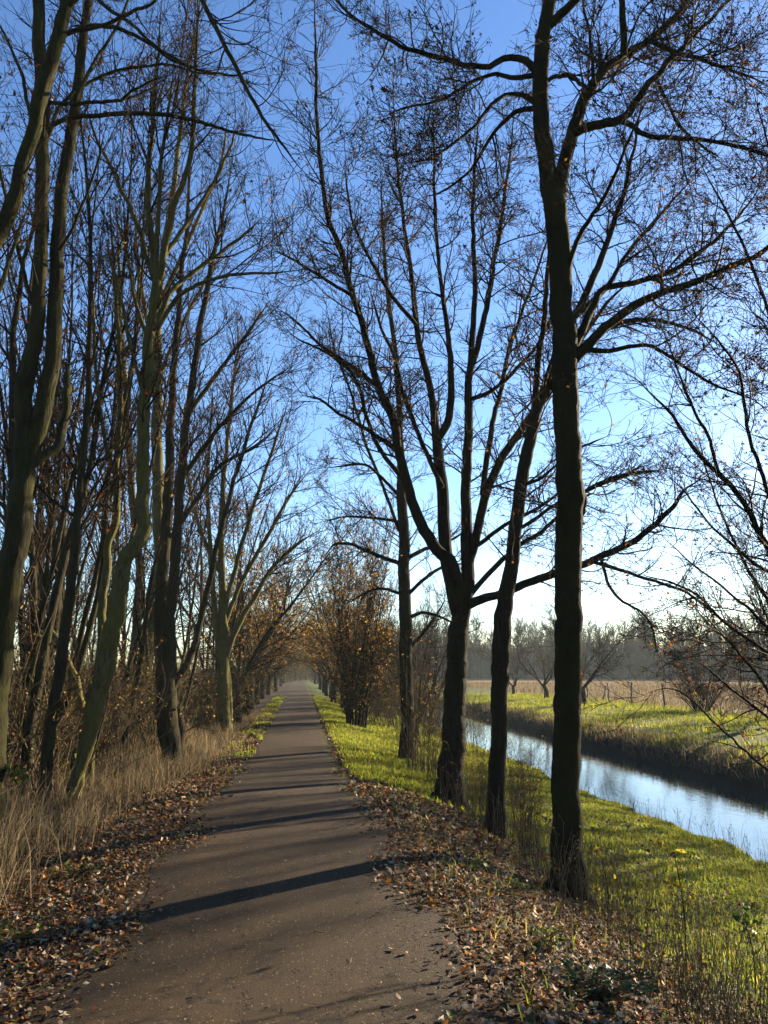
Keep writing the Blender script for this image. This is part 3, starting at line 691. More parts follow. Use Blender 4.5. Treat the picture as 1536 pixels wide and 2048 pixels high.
traced_tree('hornbeam_tree', 'pale sunlit trunk bent in an elbow behind the leaning front trunk', 'tree', (262, 1495), [
    [(258, 1500, 11), (275, 1443, 13), (283, 1378, 16), (290, 1313, 15.5), (302, 1248, 15), (316, 1183, 15), (322, 1123, 13), (318, 1058, 12), (314, 928, 11), (314, 798, 10), (314, 700, 9), (318, 600, 8), (328, 500, 7), (340, 420, 6), (352, 340, 5), (368, 200, 3.8), (388, 60, 2.6), (395, -60, 1.6)],
    [(0, .5), (245, 1450, 9), (256, 1378, 8.5), (268, 1300, 8.5), (274, 1231, 8.5), (279, 1139, 8), (270, 1050, 7.5), (262, 950, 7), (255, 850, 6), (250, 740, 5), (240, 620, 4), (238, 500, 3), (228, 380, 2)],
    [(0, -.7), (318, 610, 5), (360, 520, 4.5), (400, 430, 3.6), (440, 330, 2.8), (460, 220, 2)],
    [(0, .7), (316, 760, 4.5), (360, 660, 4), (400, 580, 3.2), (450, 500, 2.2)],
    [(0, 1), (314, 720, 4.5), (290, 620, 4), (275, 520, 3.2), (270, 400, 2.2)],
  ], opl, 'bark_pale', lsp, LROW)

traced_tree('hornbeam_tree', 'slim pale stem with a kinked top, between the two pale leaning trunks', 'tree', (180, 1510), [
    [(180, 1520, 9), (186, 1440, 8.5), (192, 1378, 8.5), (202, 1280, 8.5), (206, 1199, 8.5), (212, 1150, 8), (217, 1090, 7.5), (230, 1050, 8), (232, 980, 7), (238, 860, 6), (240, 740, 5), (232, 610, 4), (224, 480, 3), (215, 350, 2)],
    [(0, -.6), (232, 960, 4.5), (205, 850, 4), (190, 730, 3.4), (185, 600, 2.6), (170, 480, 1.8)],
    [(0, .6), (238, 840, 4.5), (262, 730, 3.6), (275, 600, 2.6), (285, 480, 1.8)],
    [(0, .9), (165, 1420, 9), (150, 1360, 8), (125, 1310, 7), (100, 1260, 6), (70, 1210, 5)],
  ], opl, 'bark_pale', lsp, LROW, D=11.8)

traced_tree('hornbeam_tree', 'dark trunk dividing near the ground into three stems where the straw verge narrows', 'tree', (350, 1535), [
    [(347, 1538, 15), (337, 1459, 21), (332, 1378, 20), (326, 1300, 16), (320, 1210, 13), (328, 1100, 11), (336, 980, 9.5), (342, 850, 8), (348, 720, 6.5), (360, 590, 5), (372, 470, 4), (380, 340, 3), (385, 200, 2)],
    [(0, -.8), (340, 1400, 12), (342, 1330, 11), (340, 1248, 10.5), (346, 1166, 10), (353, 1080, 9.5), (361, 960, 8.5), (375, 830, 7.5), (394, 700, 6.5), (412, 590, 5.5), (430, 500, 4.5), (452, 400, 3.4), (470, 290, 2.2)],
    [(0, .8), (340, 1385, 9), (352, 1362, 7.5), (374, 1330, 7), (391, 1280, 6.5), (404, 1231, 6), (425, 1130, 5.5), (455, 1010, 4.6), (490, 890, 3.6), (520, 800, 2.6), (550, 700, 1.6)],
    [(0, .8), (352, 1530, 9), (362, 1460, 9), (352, 1400, 8)],
    [(0, -1), (361, 960, 5), (420, 880, 4.4), (480, 810, 3.4), (540, 760, 2.4), (590, 730, 1.5)],
    [(0, 1), (375, 830, 5), (440, 740, 4.2), (500, 660, 3.2), (540, 600, 2)],
    [(0, .4), (330, 1090, 5), (380, 1020, 4.5), (440, 930, 4), (500, 900, 3), (560, 850, 2)],
  ], dict(opl, rmin=.0042, d1=1.6, l1=1.7), 'bark_grey', [('seed', 500, .045, 'hang'), ('leaf_red', 500, .055, 'quad')], LROW)

traced_tree('hornbeam_tree', 'grey tree with fan of rising limbs, farthest of the left row before the ivy-clad trunks', 'tree', (452, 1480), [
    [(452, 1485, 13), (448, 1410, 12), (446, 1329, 11), (446, 1250, 9), (444, 1170, 7.5), (441, 1080, 6), (446, 980, 5), (456, 870, 4), (468, 760, 3), (480, 650, 2)],
    [(0, .6), (449, 1325, 7), (465, 1280, 6), (480, 1245, 5.5), (505, 1200, 4.8), (550, 1130, 4), (600, 1085, 3), (640, 1060, 2)],
    [(0, -.6), (443, 1315, 6), (434, 1270, 5.5), (428, 1190, 5), (420, 1090, 4.4), (415, 980, 3.6), (420, 860, 2.6), (430, 740, 1.8)],
    [(0, -1), (446, 1230, 5), (470, 1140, 4.5), (495, 1050, 4), (525, 960, 3.4), (555, 870, 2.6), (580, 790, 1.8)],
    [(0, 1), (446, 1260, 5), (475, 1180, 4.5), (530, 1080, 4), (575, 1000, 3), (620, 940, 2)],
    [(0, 1), (462, 1480, 6), (459, 1420, 6), (456, 1350, 6), (450, 1310, 5)],
    [(0, -1.2), (443, 1150, 4.5), (400, 1060, 4), (375, 950, 3.4), (360, 820, 2.4)],
  ], dict(opl, rmin=.0055, d1=1.9, l1=1.9, d2=2.6, d3=3, u1=.6), 'bark_pale', [('seed', 500, .055, 'hang'), ('leaf_red', 700, .06, 'quad')], LROW)

# ------------------------------------------------------------------ grown trees (templates)
def grow_tree(name, label, cat, o, loc, rz, group, scale=(1, 1, 1)):
    """stems rise from the base; everything around the local origin"""
    root = thing(name, label, cat, loc, rz, group); root.scale = scale
    tr = MB(); cs = []
    ns = o['stems']
    K = 20
    base = np.array([0, 0, -.25])
    if o.get('trunk', 0):                      # a single trunk below the stems
        h = o['trunk']; P, R = curve([base, (rng.normal(0, .04), rng.normal(0, .04), h * .5), (rng.normal(0, .1), rng.normal(0, .1), h)], [o['r0'] * 1.35, o['r0'], o['r0'] * .9], 10)
        P, R = flare(P, R, 1.4, .4); tube(tr, P[None], R[None], 10, 0, True, .04); base = P[-1] - [0, 0, .12]; low = (P, R)
    for s in range(ns):
        az = 2 * math.pi * (s + rng.uniform(-.3, .3)) / ns; lean = o['lean'] * rng.uniform(.4, 1.3)
        d = norm(np.array([math.cos(az) * lean, math.sin(az) * lean, 1.0]))
        H = (o['h'] - o.get('trunk', 0)) * rng.uniform(.75, 1.05)
        p = base + np.array([math.cos(az), math.sin(az), 0]) * (o['r0'] * .7 if o.get('trunk') else o.get('br', .15) * rng.uniform(.4, 1))
        P = [p]
        kink = rng.normal(0, o.get('kink', .1), (K, 3)); kink[:, 2] *= .3
        for j in range(K - 1):
            P.append(P[-1] + d * H / (K - 1)); d = norm(d + kink[j] + np.array([0, 0, o.get('up', .06)]))
        r0 = o['r0'] * (.62 if o.get('trunk') else 1) * rng.uniform(.6, 1.05)
        R = r0 * (1 - np.linspace(0, 1, K) ** .8 * .93)
        P = np.array(P)
        if not o.get('trunk'): P, R = flare(P, R, 1.25, .4)
        tube(tr, P[None], R[None], o.get('sides', 8), 0, True, .04); cs.append((P, R))
    tr.build('trunk', M[o['bark']], root)
    LP, LR = np.stack([c[0] for c in cs]), np.stack([c[1] for c in cs])
    crown = MB(); a, b, c = twiggery(crown, LP, LR, o)
    crown.build('branches', M[o.get('twig', 'twig')], root)
    fol = MB(); ms = foliage(fol, b, c, o['leaf'])
    if ms: fol.build('foliage', ms, root, smooth=False)
    return root

def gp(x, y, dz=0.0):
    return (float(x), float(y), float(ground_z(x, y)) - .03 + dz)

tall = dict(stems=4, h=14.5, r0=.11, lean=.16, br=.3, kink=.05, up=.03, bark='bark_grey', d1=.9, l1=2.1, d2=1.6, l2=.75, d3=1.6, l3=.28, rmin=.0055,
            a1=36, a2=36, u1=.9, u2=.5, w1=.07, w2=.1, t1=.30, rm1=.025, leaf=[('seed', 420, .055, 'hang'), ('leaf_red', 500, .06, 'quad')])
THK = 'bare trees in the left thicket'
tl = 'tall bare grey-brown tree standing back in the thicket left of the path'
T = [grow_tree('coppiced_tree', tl, 'tree', dict(tall, stems=s, h=h), gp(x, y), 0, THK) for s, h, x, y in
     [(4, 14.5, -4.3, 12.9), (3, 13.5, -4.4, 18.5), (5, 15, -5.5, 16.2), (3, 14, -3.6, 10.6)]]
spots = [(-3.6, 21.5), (-5.0, 24.0), (-3.4, 28.5), (-6.5, 20.5), (-8.0, 25.5), (-5.8, 29), (-4.4, 14.6), (-7.4, 22.6), (-7.4, 31), (-10.5, 32), (-9, 37), (-6.2, 25.6), (-4.2, 33.5), (-13.5, 40)]
for k, (x, y) in enumerate(spots):
    s = rng.uniform(.8, 1.05)
    dup(T[k % 4], gp(x, y), rng.uniform(0, 6.28), (s, s, s * rng.uniform(.9, 1.05)), tl, THK)

# leafy trees of the far avenue
leafy = dict(stems=6, h=10, r0=.17, trunk=1.7, lean=.72, kink=.08, up=.03, bark='bark_dark', d1=1.3, l1=2.2, d2=2.0, l2=.8, d3=1.6, l3=.3, rmin=.008,
             a1=48, a2=48, u1=.5, w1=.1, w2=.13, t1=.08, rm1=.03, leaf=[('leaf_brown', 4200, .075, 'quad'), ('leaf_orange', 500, .075, 'quad'), ('leaf_yellow', 300, .07, 'quad')])
ORD = ['first', 'second', 'third', 'fourth', 'fifth', 'sixth', 'seventh', 'eighth', 'ninth', 'tenth', 'eleventh', 'twelfth']
AV = 'brown-leaved trees of the far avenue'
lt = [grow_tree('hornbeam_tree', 'first brown-leaved tree on the left of the far avenue, counted from the camera', 'tree', leafy, gp(-2.55, 31.5), .4, AV),
      grow_tree('hornbeam_tree', 'first brown-leaved tree on the right of the far avenue, counted from the camera', 'tree', dict(leafy, stems=4, h=8), gp(2.5, 40), 2.2, AV)]
for k, y in enumerate([36.5, 43, 50, 58, 67, 77, 88, 102, 120]):
    s = rng.uniform(.9, 1.15)
    dup(lt[k % 2], gp(-2.6 + rng.normal(0, .15), y), rng.uniform(0, 6.28), (s, s, s), '%s brown-leaved tree on the left of the far avenue, counted from the camera' % ORD[k + 1], AV)
for k, y in enumerate([46, 53, 60, 68, 78, 90, 104, 122]):
    s = rng.uniform(.85, 1.1)
    dup(lt[(k + 1) % 2], gp(2.5 + rng.normal(0, .15), y), rng.uniform(0, 6.28), (s, s, s), '%s brown-leaved tree on the right of the far avenue, counted from the camera' % ORD[k + 1], AV)
for k, (x, y) in enumerate([(-1.0, 150), (1.2, 156), (-3.4, 146), (3.6, 150), (0.2, 170)]):
    dup(lt[k % 2], gp(x, y), k * 1.3, (1.2, 1.2, 1.25), 'hazy tree closing off the far end of the path', 'hazy trees at the end of the path')

ENDS = [(-2.4, 128), (2.6, 132), (-.8, 141), (1.0, 145), (-4, 138), (4, 140), (0, 160), (-2.4, 158), (2.4, 160)]

# the bushy brown multi-stem tree right of the path
horn = dict(stems=19, h=9.3, r0=.058, lean=.17, br=.38, kink=.035, up=.02, sides=6, bark='bark_dark', d1=1.7, l1=1.3, d2=2.3, l2=.6, d3=1.6, l3=.25, rmin=.006,
            a1=32, a2=38, u1=.7, w1=.08, w2=.1, t1=.06, rm1=.016, leaf=[('leaf_brown', 7000, .068, 'quad'), ('leaf_orange', 900, .062, 'quad'), ('leaf_yellow', 900, .06, 'quad')])
q, _, _ = hit_ground(712, 1455)
grow_tree('hornbeam_bush', 'bushy upright brown-leaved tree of many thin stems on the grass by the path', 'tree', horn, gp(q[0], q[1]), 0, None)

# ------------------------------------------------------------------ shrubs
def grow_shrub(name, label, o, loc, rz, group, cat='shrub'):
    root = thing(name, label, cat, loc, rz, group)
    st = MB(); K = 9; n = o['n']
    az = rng.uniform(0, 2 * math.pi, n); lean = np.abs(rng.normal(0, o['lean'], n))
    d = norm(np.stack([np.cos(az) * lean, np.sin(az) * lean, np.ones(n)], 1))
    P = np.empty((n, K, 3)); rr = o['br'] * np.sqrt(rng.uniform(0, 1, n)); a2 = rng.uniform(0, 6.28, n)
    P[:, 0] = np.stack([rr * np.cos(a2), rr * np.sin(a2), np.full(n, -.1)], 1)
    H = o['h'] * rng.uniform(.45, 1.1, n)
    for j in range(1, K):
        P[:, j] = P[:, j - 1] + d * (H / (K - 1))[:, None]
        d = norm(d + rng.normal(0, o['wig'], (n, 3)) + np.array([0, 0, o.get('grav', -.04)]))
    R = o['r0'] * rng.uniform(.6, 1.2, n)[:, None] * (1 - np.linspace(0, 1, K) * .75)[None]
    tube(st, P, R, 4, 0)
    b = spawn(P, R, o['d2'], .2, 1, o['l2'], ang=42, up=.2, wig=.14, K=5, rr=.6, rmin=o['rmin'])
    tube(st, *b, 3, 0)
    c = spawn(*b, o['d3'], .2, 1, o['l3'], ang=45, up=.1, wig=.15, K=4, rr=.8, rmin=o['rmin'] * .8)
    tube(st, *c, 3, 0)
    st.build('stems', M[o['mat']], root)
    fol = MB(); ms = foliage(fol, b, c, o['leaf'])
    if ms: fol.build('foliage', ms, root, smooth=False)
    return root

und = dict(n=46, h=3.0, lean=.45, br=.6, wig=.12, r0=.011, d2=2.6, l2=.8, d3=3, l3=.35, rmin=.0045, mat='twig_pale', leaf=[('leaf_brown', 160, .036, 'quad'), ('seed', 420, .04, 'quad')])
US = 'tangled bare shrubs filling the left thicket'
ul = 'tangled leafless shrub of thin arching stems filling the thicket between the left trunks'
U = [grow_shrub('shrub', ul, und, gp(-4.9, 9.5), 0, US), grow_shrub('shrub', ul, dict(und, h=3.6, mat='twig'), gp(-5.5, 11.5), 0, US),
     grow_shrub('shrub', ul, dict(und, h=2.4, n=44, leaf=[('leaf_brown', 500, .04, 'quad'), ('seed', 500, .04, 'quad'), ('leaf_green', 160, .06, 'quad')]), gp(-4.2, 12.4), 0, US)]
k = 0
for y in np.arange(7.5, 40, 1.75):
    for x in ([-4.3, -6.2, -8.2, -10.5, -13] if y < 26 else [-3.8, -5.8, -8, -11]):
        xx = x + rng.uniform(-.7, .7); yq = y + rng.uniform(-.7, .7)
        if math.atan2(xx, yq) < math.radians(-22.5): continue
        s = rng.uniform(.8, 1.35)
        dup(U[k % 3], gp(xx, yq), rng.uniform(0, 6.28), (s, s, s), ul, US); k += 1
for k, y in enumerate(np.arange(41, 105, 5.0)):
    s = rng.uniform(1.0, 1.5)
    dup(U[k % 3], gp(-4.2 + rng.uniform(-.5, .5), y), rng.uniform(0, 6.28), (s, s, s), 'shrub between the trunks on the left of the far avenue', 'shrubs along the far avenue, left')
    dup(U[(k + 1) % 3], gp(4.6 + rng.uniform(-.5, 1.0), y + 4), rng.uniform(0, 6.28), (s, s, s), 'shrub between the trunks on the right of the far avenue', 'shrubs along the far avenue, right')

for k, (x, y) in enumerate(ENDS):
    dup(U[k % 3], gp(x, y), k, (2.0, 2.0, 1.9), 'hazy shrub closing off the far end of the path', 'hazy shrubs at the end of the path')

# bramble at the left edge, foreground
grow_shrub('bramble_bush', 'pale leafless bramble stems crossing at the left edge in front of the trunks', dict(und, n=46, h=2.3, lean=.55, br=.7, r0=.006, rmin=.0028, d2=2.4, l2=.6, d3=1.5, l3=.3, leaf=[('leaf_green', 40, .05, 'quad'), ('leaf_brown', 160, .04, 'quad')]), gp(-3.1, 6.1), 0, None)
grow_shrub('elder_bush', 'young elder with a few fresh green leaves between the pale trunks on the left', dict(und, n=16, h=1.9, lean=.3, br=.5, r0=.006, rmin=.003, d2=2.4, l2=.5, d3=2.0, l3=.25, leaf=[('leaf_green', 300, .075, 'quad'), ('leaf_yellow', 60, .06, 'quad')]), gp(-3.35, 8.6), 0, None)
grow_shrub('ivy_bush', 'dark green ivy-covered shrub beside the path on the left, before the far avenue', dict(und, n=40, h=3.2, lean=.2, br=.5, r0=.01, rmin=.006, d2=2.4, l2=.5, d3=2.0, l3=.25, leaf=[('leaf_dark_green', 1500, .09, 'quad'), ('leaf_green', 600, .09, 'quad'), ('leaf_brown', 300, .07, 'quad')]), gp(-2.9, 27.6), 0, None)

# right bank shrubs
rs = dict(und, n=30, h=3.4, lean=.22, br=.4, wig=.06, r0=.012, d2=2.2, l2=.9, d3=2.2, l3=.35, rmin=.005, grav=0, mat='twig_pale', leaf=[('leaf_brown', 140, .05, 'quad'), ('leaf_yellow', 60, .05, 'quad')])
q, _, _ = hit_ground(826, 1545)
S1 = grow_shrub('shrub', 'fan of thin bare shoots round the foot of the slender straight tree', rs, gp(q[0] + .2, q[1] - .1), 0, 'bare shoots on the right bank')
q, _, _ = hit_ground(765, 1440)
grow_shrub('shrub', 'golden-leaved shrub right behind the bushy brown tree', dict(rs, n=40, h=3.4, lean=.35, br=.9, rmin=.006, leaf=[('leaf_yellow', 2200, .075, 'quad'), ('leaf_orange', 1500, .075, 'quad')]), gp(q[0] + .2, q[1] + 1.5), 0, None)
for px_, py_b, sc_, lb in [(872, 1570, .62, 'leaning bare shoots just left of the broad many-stemmed tree'), (955, 1600, .5, 'thin bare shoots between the broad tree and the slim leaning trunk'),
                         (1050, 1650, .48, 'thin bare shoots between the slim leaning trunk and the thick sycamore'), (1035, 1610, .45, 'bare shoots between the slim leaning trunk and the sycamore, nearer the water'), (965, 1640, .42, 'thin bare shoots on the left of the slim leaning trunk foot'), (1065, 1720, .36, 'low bare shoots on the left of the sycamore foot'), (930, 1500, .9, 'bare shrub on the grass beyond the broad tree, towards the water'),
                         (770, 1400, 1.3, 'tall bare shrub behind the golden-leaved one'), (850, 1420, 1.25, 'tall bare shrub seen between the slender tree and the broad tree')]:
    q, _, _ = hit_ground(px_, py_b)
    dup(S1, gp(q[0], q[1]), rng.uniform(0, 6), (sc_, sc_, sc_), lb, 'bare shoots on the right bank')
for x, y in [(6.0, 34), (5.2, 38), (6.6, 42), (4.6, 44), (6.4, 50), (5, 55), (7, 60), (4, 36)]:
    s = rng.uniform(1.1, 1.7); dup(U[0], gp(x, y), rng.uniform(0, 6), (s, s, s), 'brown shrub in the belt between the far avenue and the river', 'shrubs between the far avenue and the river')
q, _, _ = hit_ground(1480, 1640)

# ------------------------------------------------------------------ far bank
far = dict(stems=5, h=8.5, r0=.2, trunk=1.5, lean=.75, kink=.11, up=.05, bark='bark_grey', d1=.9, l1=2.3, d2=1.8, l2=1.0, d3=1.6, l3=.45, rmin=.011, a1=42, a2=42,
           u1=.7, w1=.07, w2=.1, t1=.1, rm1=.03, leaf=[])
FB = 'bare trees on the far bank'
fb = []
def far_at(px_, py_b):
    q, _, _ = hit_ground(px_, py_b); return gp(q[0], q[1])
fb.append(grow_tree('willow_tree', 'bare wide-crowned tree on the far bank, just right of the sycamore trunk', 'tree', far, far_at(1166, 1408), 0, FB, (1.1, 1.1, .88)))
for px_, pyb, s, lb in [(1093, 1397, .95, 'bare tree on the far bank, just left of the sycamore trunk'), (1028, 1390, .75, 'small hazy bare tree on the far bank, right of the slim leaning trunk')]:
    dup(fb[0], far_at(px_, pyb), rng.uniform(0, 6), (s * rng.uniform(.8, 1.2), s * rng.uniform(.8, 1.2), s * rng.uniform(.8, 1.0)), lb, FB)
q = far_at(1403, 1423)
for k, (x, y) in enumerate([(4.8, 31), (6.4, 37), (5.4, 45), (7.2, 52), (4.6, 58), (6.8, 66), (5.5, 78)]):
    s = rng.uniform(.7, 1.0)
    dup(fb[0], gp(x, y), rng.uniform(0, 6), (s * .8, s * .8, s), 'hazy bare tree in the belt between the avenue and the river', 'bare trees between the avenue and the river')
pol = grow_tree('pollard_willow', 'squat pollard bush with brush-like shoots and a few rust leaves on the far bank', 'shrub',
    dict(stems=34, h=3.9, r0=.045, lean=.55, br=.32, kink=.04, up=0.0, sides=5, bark='bark_dark', d1=1.6, l1=.9, d2=2, l2=.5, d3=1.5, l3=.25, rmin=.008, a1=30, a2=35, u1=.4, w1=.08, w2=.1, t1=.2, rm1=.012,
         leaf=[('leaf_red', 120, .09, 'quad'), ('leaf_orange', 60, .09, 'quad')]), q, 0, None)
for k, (px_, pyb, s) in enumerate([(1500, 1428, 1.0), (1560, 1430, .9), (1620, 1440, 1.1), (1470, 1415, .7)]):
    dup(U[1], far_at(px_, pyb), k * 1.7, (s, s, s), 'dark leafless shrub on the far bank near the right edge, beyond the pollard bush', 'shrubs on the far bank')

for k, (x, y, s) in enumerate([(22.5, 33.2, .9), (27, 39, 1.0), (21.5, 25.6, .4), (21.0, 29.0, .45), (19.0, 21.0, .45), (19.4, 23.0, .5), (18.6, 18.6, .4), (20.4, 27.2, .5)]):  # unseen casters, most squeezed narrow, added to throw shadow bands on the path
    dup(fb[0], gp(x, y), k * 1.3, (s, s, max(s, 1.2)), 'unseen bare tree added on the far bank to cast shadow bands over the path', 'unseen far bank trees added for their shadows')

# fence along the field
root = thing('wire_fence', 'old wire fence with thin uneven dark posts along the field beyond the far bank', 'fence', far_at(1265, 1412))
b0 = np.array(root.location)
posts = []
for px_, pyb, ln, hh in [(1176, 1399, .0, 1.35), (1218, 1404, .0, 1.5), (1263, 1411, .05, 1.7), (1330, 1418, -.03, 1.75), (1415, 1424, .02, 1.6), (1500, 1430, .0, 1.6), (1130, 1395, 0, 1.4), (1085, 1391, 0, 1.4), (1592, 1437, 0, 1.5)]:
    p = np.array(far_at(px_, pyb)); posts.append((p, hh, ln))
posts.sort(key=lambda t: t[0][1])
for p, hh, ln in posts:
    mb = MB(); P, R = curve([p - b0 - [0, 0, .3], p - b0 + [ln, 0, hh * .5], p - b0 + [ln * 2.5, 0, hh]], [.07, .065, .06], 6)
    tube(mb, P[None], R[None], 6, 0, True, .05); mb.build('post', M['post'], root)
mb = MB(); p = np.array(far_at(1205, 1403)) - b0; tube(mb, np.stack([p, p + [.5, .2, 1.3]])[None], np.array([[.06, .05]]), 6, 0, True); mb.build('brace', M['post'], root)
for hz in (.45, .85, 1.2):
    mb = MB(); C = [(a[0] - b0 + [0, 0, hz]) for a in posts]; P, R = curve(C, [.009] * len(C), 40); P[:, 2] -= .04 * np.sin(np.linspace(0, 50, 40)) ** 2
    tube(mb, P[None], R[None], 3); mb.build('wire', M['wire'], root)

# far wood: one mass across the field
wood = MB(); fol = MB()
proto = []
for v in range(5):
    P = []; h = rng.uniform(13, 18)
    st = np.array([[0, 0, 0], [rng.normal(0, .3), 0, h * .5], [rng.normal(0, .5), 0, h]]); Pc, Rc = curve(st, [.22, .15, .05], 8)
    a = spawn(Pc[None], Rc[None], 2.4, .22, 1, 5.0, ang=38, up=.7, wig=.08, K=5, rr=.5, rmin=.10)
    b = spawn(*a, 1.2, .2, 1, 2.2, ang=38, up=.4, wig=.1, K=4, rr=.6, rmin=.07)
    proto.append((Pc[None], Rc[None], a, b))
def plant(x, y, z, s):
    Pc, Rc, a, b = proto[rng.integers(5)]
    th = rng.uniform(0, 6.28); Rm = np.array([[math.cos(th), math.sin(th), 0], [-math.sin(th), math.cos(th), 0], [0, 0, 1]])
    o3 = np.array([x, y, z])
    tube(wood, Pc @ Rm * s + o3, Rc * s, 5); tube(wood, a[0] @ Rm * s + o3, a[1] * s, 3); tube(wood, b[0] @ Rm * s + o3, b[1] * s, 3)
for k in range(560):
    f = rng.uniform(0, 1); D_ = rng.uniform(206, 262) ; ang = math.radians(rng.uniform(3, 46))
    x, y = D_ * math.sin(ang), D_ * math.cos(ang)
    plant(x, y, -1.0 + max(0, D_ - 218) * .17, rng.uniform(.45, .85))
o = wood.build('far_wood', M['twig'], None, smooth=False); o.data.materials[0] = M['bark_grey']; tag(o, 'hazy grey wood of bare trees along the far side of the field', 'wood', None, 'stuff')
# rising wooded ground behind it
th = np.radians(np.linspace(-4, 62, 60)); rr_ = np.array([218, 226, 236, 250, 275, 330, 420]); hh_ = np.array([-1.3, 4.5, 6, 7.5, 9, 10, 10.5])
V = []
for r_, h_ in zip(rr_, hh_):
    hz = h_ + (rng.normal(0, .5, 60) + 1.2 * np.sin(th * 21 + r_) + 2.0 * np.sin(th * 6.5)) * (h_ > 2)
    V.append(np.stack([r_ * np.sin(th), r_ * np.cos(th), hz], 1))
mb = MB(); i = np.arange(60 * len(rr_)).reshape(len(rr_), 60)
mb.add(np.concatenate(V), np.stack([i[:-1, :-1], i[1:, :-1], i[1:, 1:], i[:-1, 1:]], -1).reshape(-1, 4))
m, nt, out = mat('wooded_slope'); tc = N(nt, 'ShaderNodeTexCoord'); mp = N(nt, 'ShaderNodeMapping'); mp.inputs['Scale'].default_value = (1, 1, .2); nt.links.new(tc.outputs['Object'], mp.inputs[0])
n_ = noise(nt, .9, 6, .75, mp.outputs[0]); b = N(nt, 'ShaderNodeBsdfPrincipled', Roughness=1.0)
nt.links.new(ramp(nt, [(.3, (.018, .014, .01)), (.55, (.05, .04, .028)), (.75, (.10, .08, .055))], n_.outputs[0]).outputs[0], b.inputs['Base Color']); nt.links.new(b.outputs[0], out.inputs[0])
o = mb.build('hill', m); o['kind'] = 'structure'

# ------------------------------------------------------------------ ground cover
def blades(mb, x, y, h, w, lean=.35, seg=2, mi=0, z=None):
    n = len(x); z = ground_z(x, y) - .01 if z is None else z
    az = rng.uniform(0, 6.28, n); la = rng.uniform(0, 6.28, n); ln = np.abs(rng.normal(0, lean, n))
    wx, wy = np.cos(az) * w / 2, np.sin(az) * w / 2
    dx, dy = np.cos(la) * ln * h, np.sin(la) * ln * h
    B = np.stack([x, y, z], 1); W = np.stack([wx, wy, np.zeros(n)], 1)
    tip = B + np.stack([dx, dy, h * np.sqrt(np.clip(1 - (ln * .8) ** 2, .15, 1))], 1)
    if seg == 1:
        V = np.stack([B - W, B + W, tip], 1); F = np.arange(n * 3).reshape(n, 3); mb.add(V.reshape(-1, 3), F, mi); return
    mid = B + np.stack([dx * .35, dy * .35, h * .6], 1)
    V = np.stack([B - W, B + W, mid + W * .75, mid - W * .75, tip], 1).reshape(-1, 3)
    k = (np.arange(n) * 5)[:, None]
    mb.add(V, [k + np.array([0, 1, 2, 3]), k + np.array([3, 2, 4])], mi)

def scatter(n, x0, x1, y0, y1, power=1.0):
    y = y0 + (y1 - y0) * rng.uniform(0, 1, n) ** power
    return rng.uniform(x0, x1, n), y

g = MB()
x, y = scatter(130000, 2.6, 8.9, 4, 30, 1.25)
keep = (gnoise(x * 1.3, y * 1.3) > -.95) & (rng.uniform(0, 1, len(x)) < ss(2.5, 4.2, x + .5 * gnoise(x, y)) * (.15 + .85 * ss(4.2, 6.5, y))) & (x < 8.75 + meander(y))
x, y = x[keep], y[keep]
blades(g, x, y, (.03 + .034 * (gnoise(x * 2, y * 2) + 1)) * rng.uniform(.4, 1.6, len(x)), .008 + y * .0006, .8)
x, y = scatter(60000, .95, 3.6, 12.5, 60, 1.6)
keep = rng.uniform(0, 1, len(x)) < ss(12.5, 17, y) * ss(.9, 1.25, x + .15 * gnoise(x * 3, y * 3)); x, y = x[keep], y[keep]
blades(g, x, y, .11 * rng.uniform(.5, 1.5, len(x)), .012 + y * .0007, .5)
x, y = scatter(22000, -2.0, -1.1, 12, 60, 1.6); keep = rng.uniform(0, 1, len(x)) < ss(14, 30, y) * ss(-.1, .6, gnoise(x * 2.2, y * 1.4)); x, y = x[keep], y[keep]; blades(g, x, y, .10 * rng.uniform(.5, 1.5, len(x)), .012 + y * .0007, .5)
x, y = scatter(26000, 2.5, 8.0, 28, 75); blades(g, x, y, .14 * rng.uniform(.5, 1.5, len(x)), .04, .5, 1)
x, y = scatter(650, 1.1, 3, 3, 14); blades(g, x, y, .12 * rng.uniform(.5, 1.5, len(x)), .008, .6)
o = g.build('grass', M['grass'], None, smooth=False); tag(o, 'bright green grass on the bank between the path and the river', 'grass', None, 'stuff')
g = MB()
x, y = scatter(70000, 13.4, 27, 10, 80, 1.0); keep = (x > 14.3 + meander(y)) & (gnoise(x * .9, y * .6) + .5 * gnoise(x * 2.7, y * 2.2) > rng.uniform(-.9, .5, len(x))); x, y = x[keep], y[keep]
blades(g, x, y, (.10 + .08 * (gnoise(x, y) + 1)) * rng.uniform(.5, 1.5, len(x)), .045, .5, 1)
o = g.build('far_grass', M['grass'], None, smooth=False); tag(o, 'sunlit green grass on top of the far bank', 'grass', None, 'stuff')
g = MB()
x, y = scatter(9000, 13.6, 15.4, 8, 60); keep = x > 13.75 + meander(y); x, y = x[keep], y[keep]
blades(g, x, y, .3 * rng.uniform(.4, 1.4, len(x)), .03, .7, 1)
x, y = scatter(42000, 24, 75, 30, 150, 1.0); blades(g, x, y, .55 * rng.uniform(.5, 1.3, len(x)), .06, .35, 1)
o = g.build('field_grass', M['dry_grass'], None, smooth=False); tag(o, 'pale dry grass of the field and the far bank edge', 'grass', None, 'stuff')

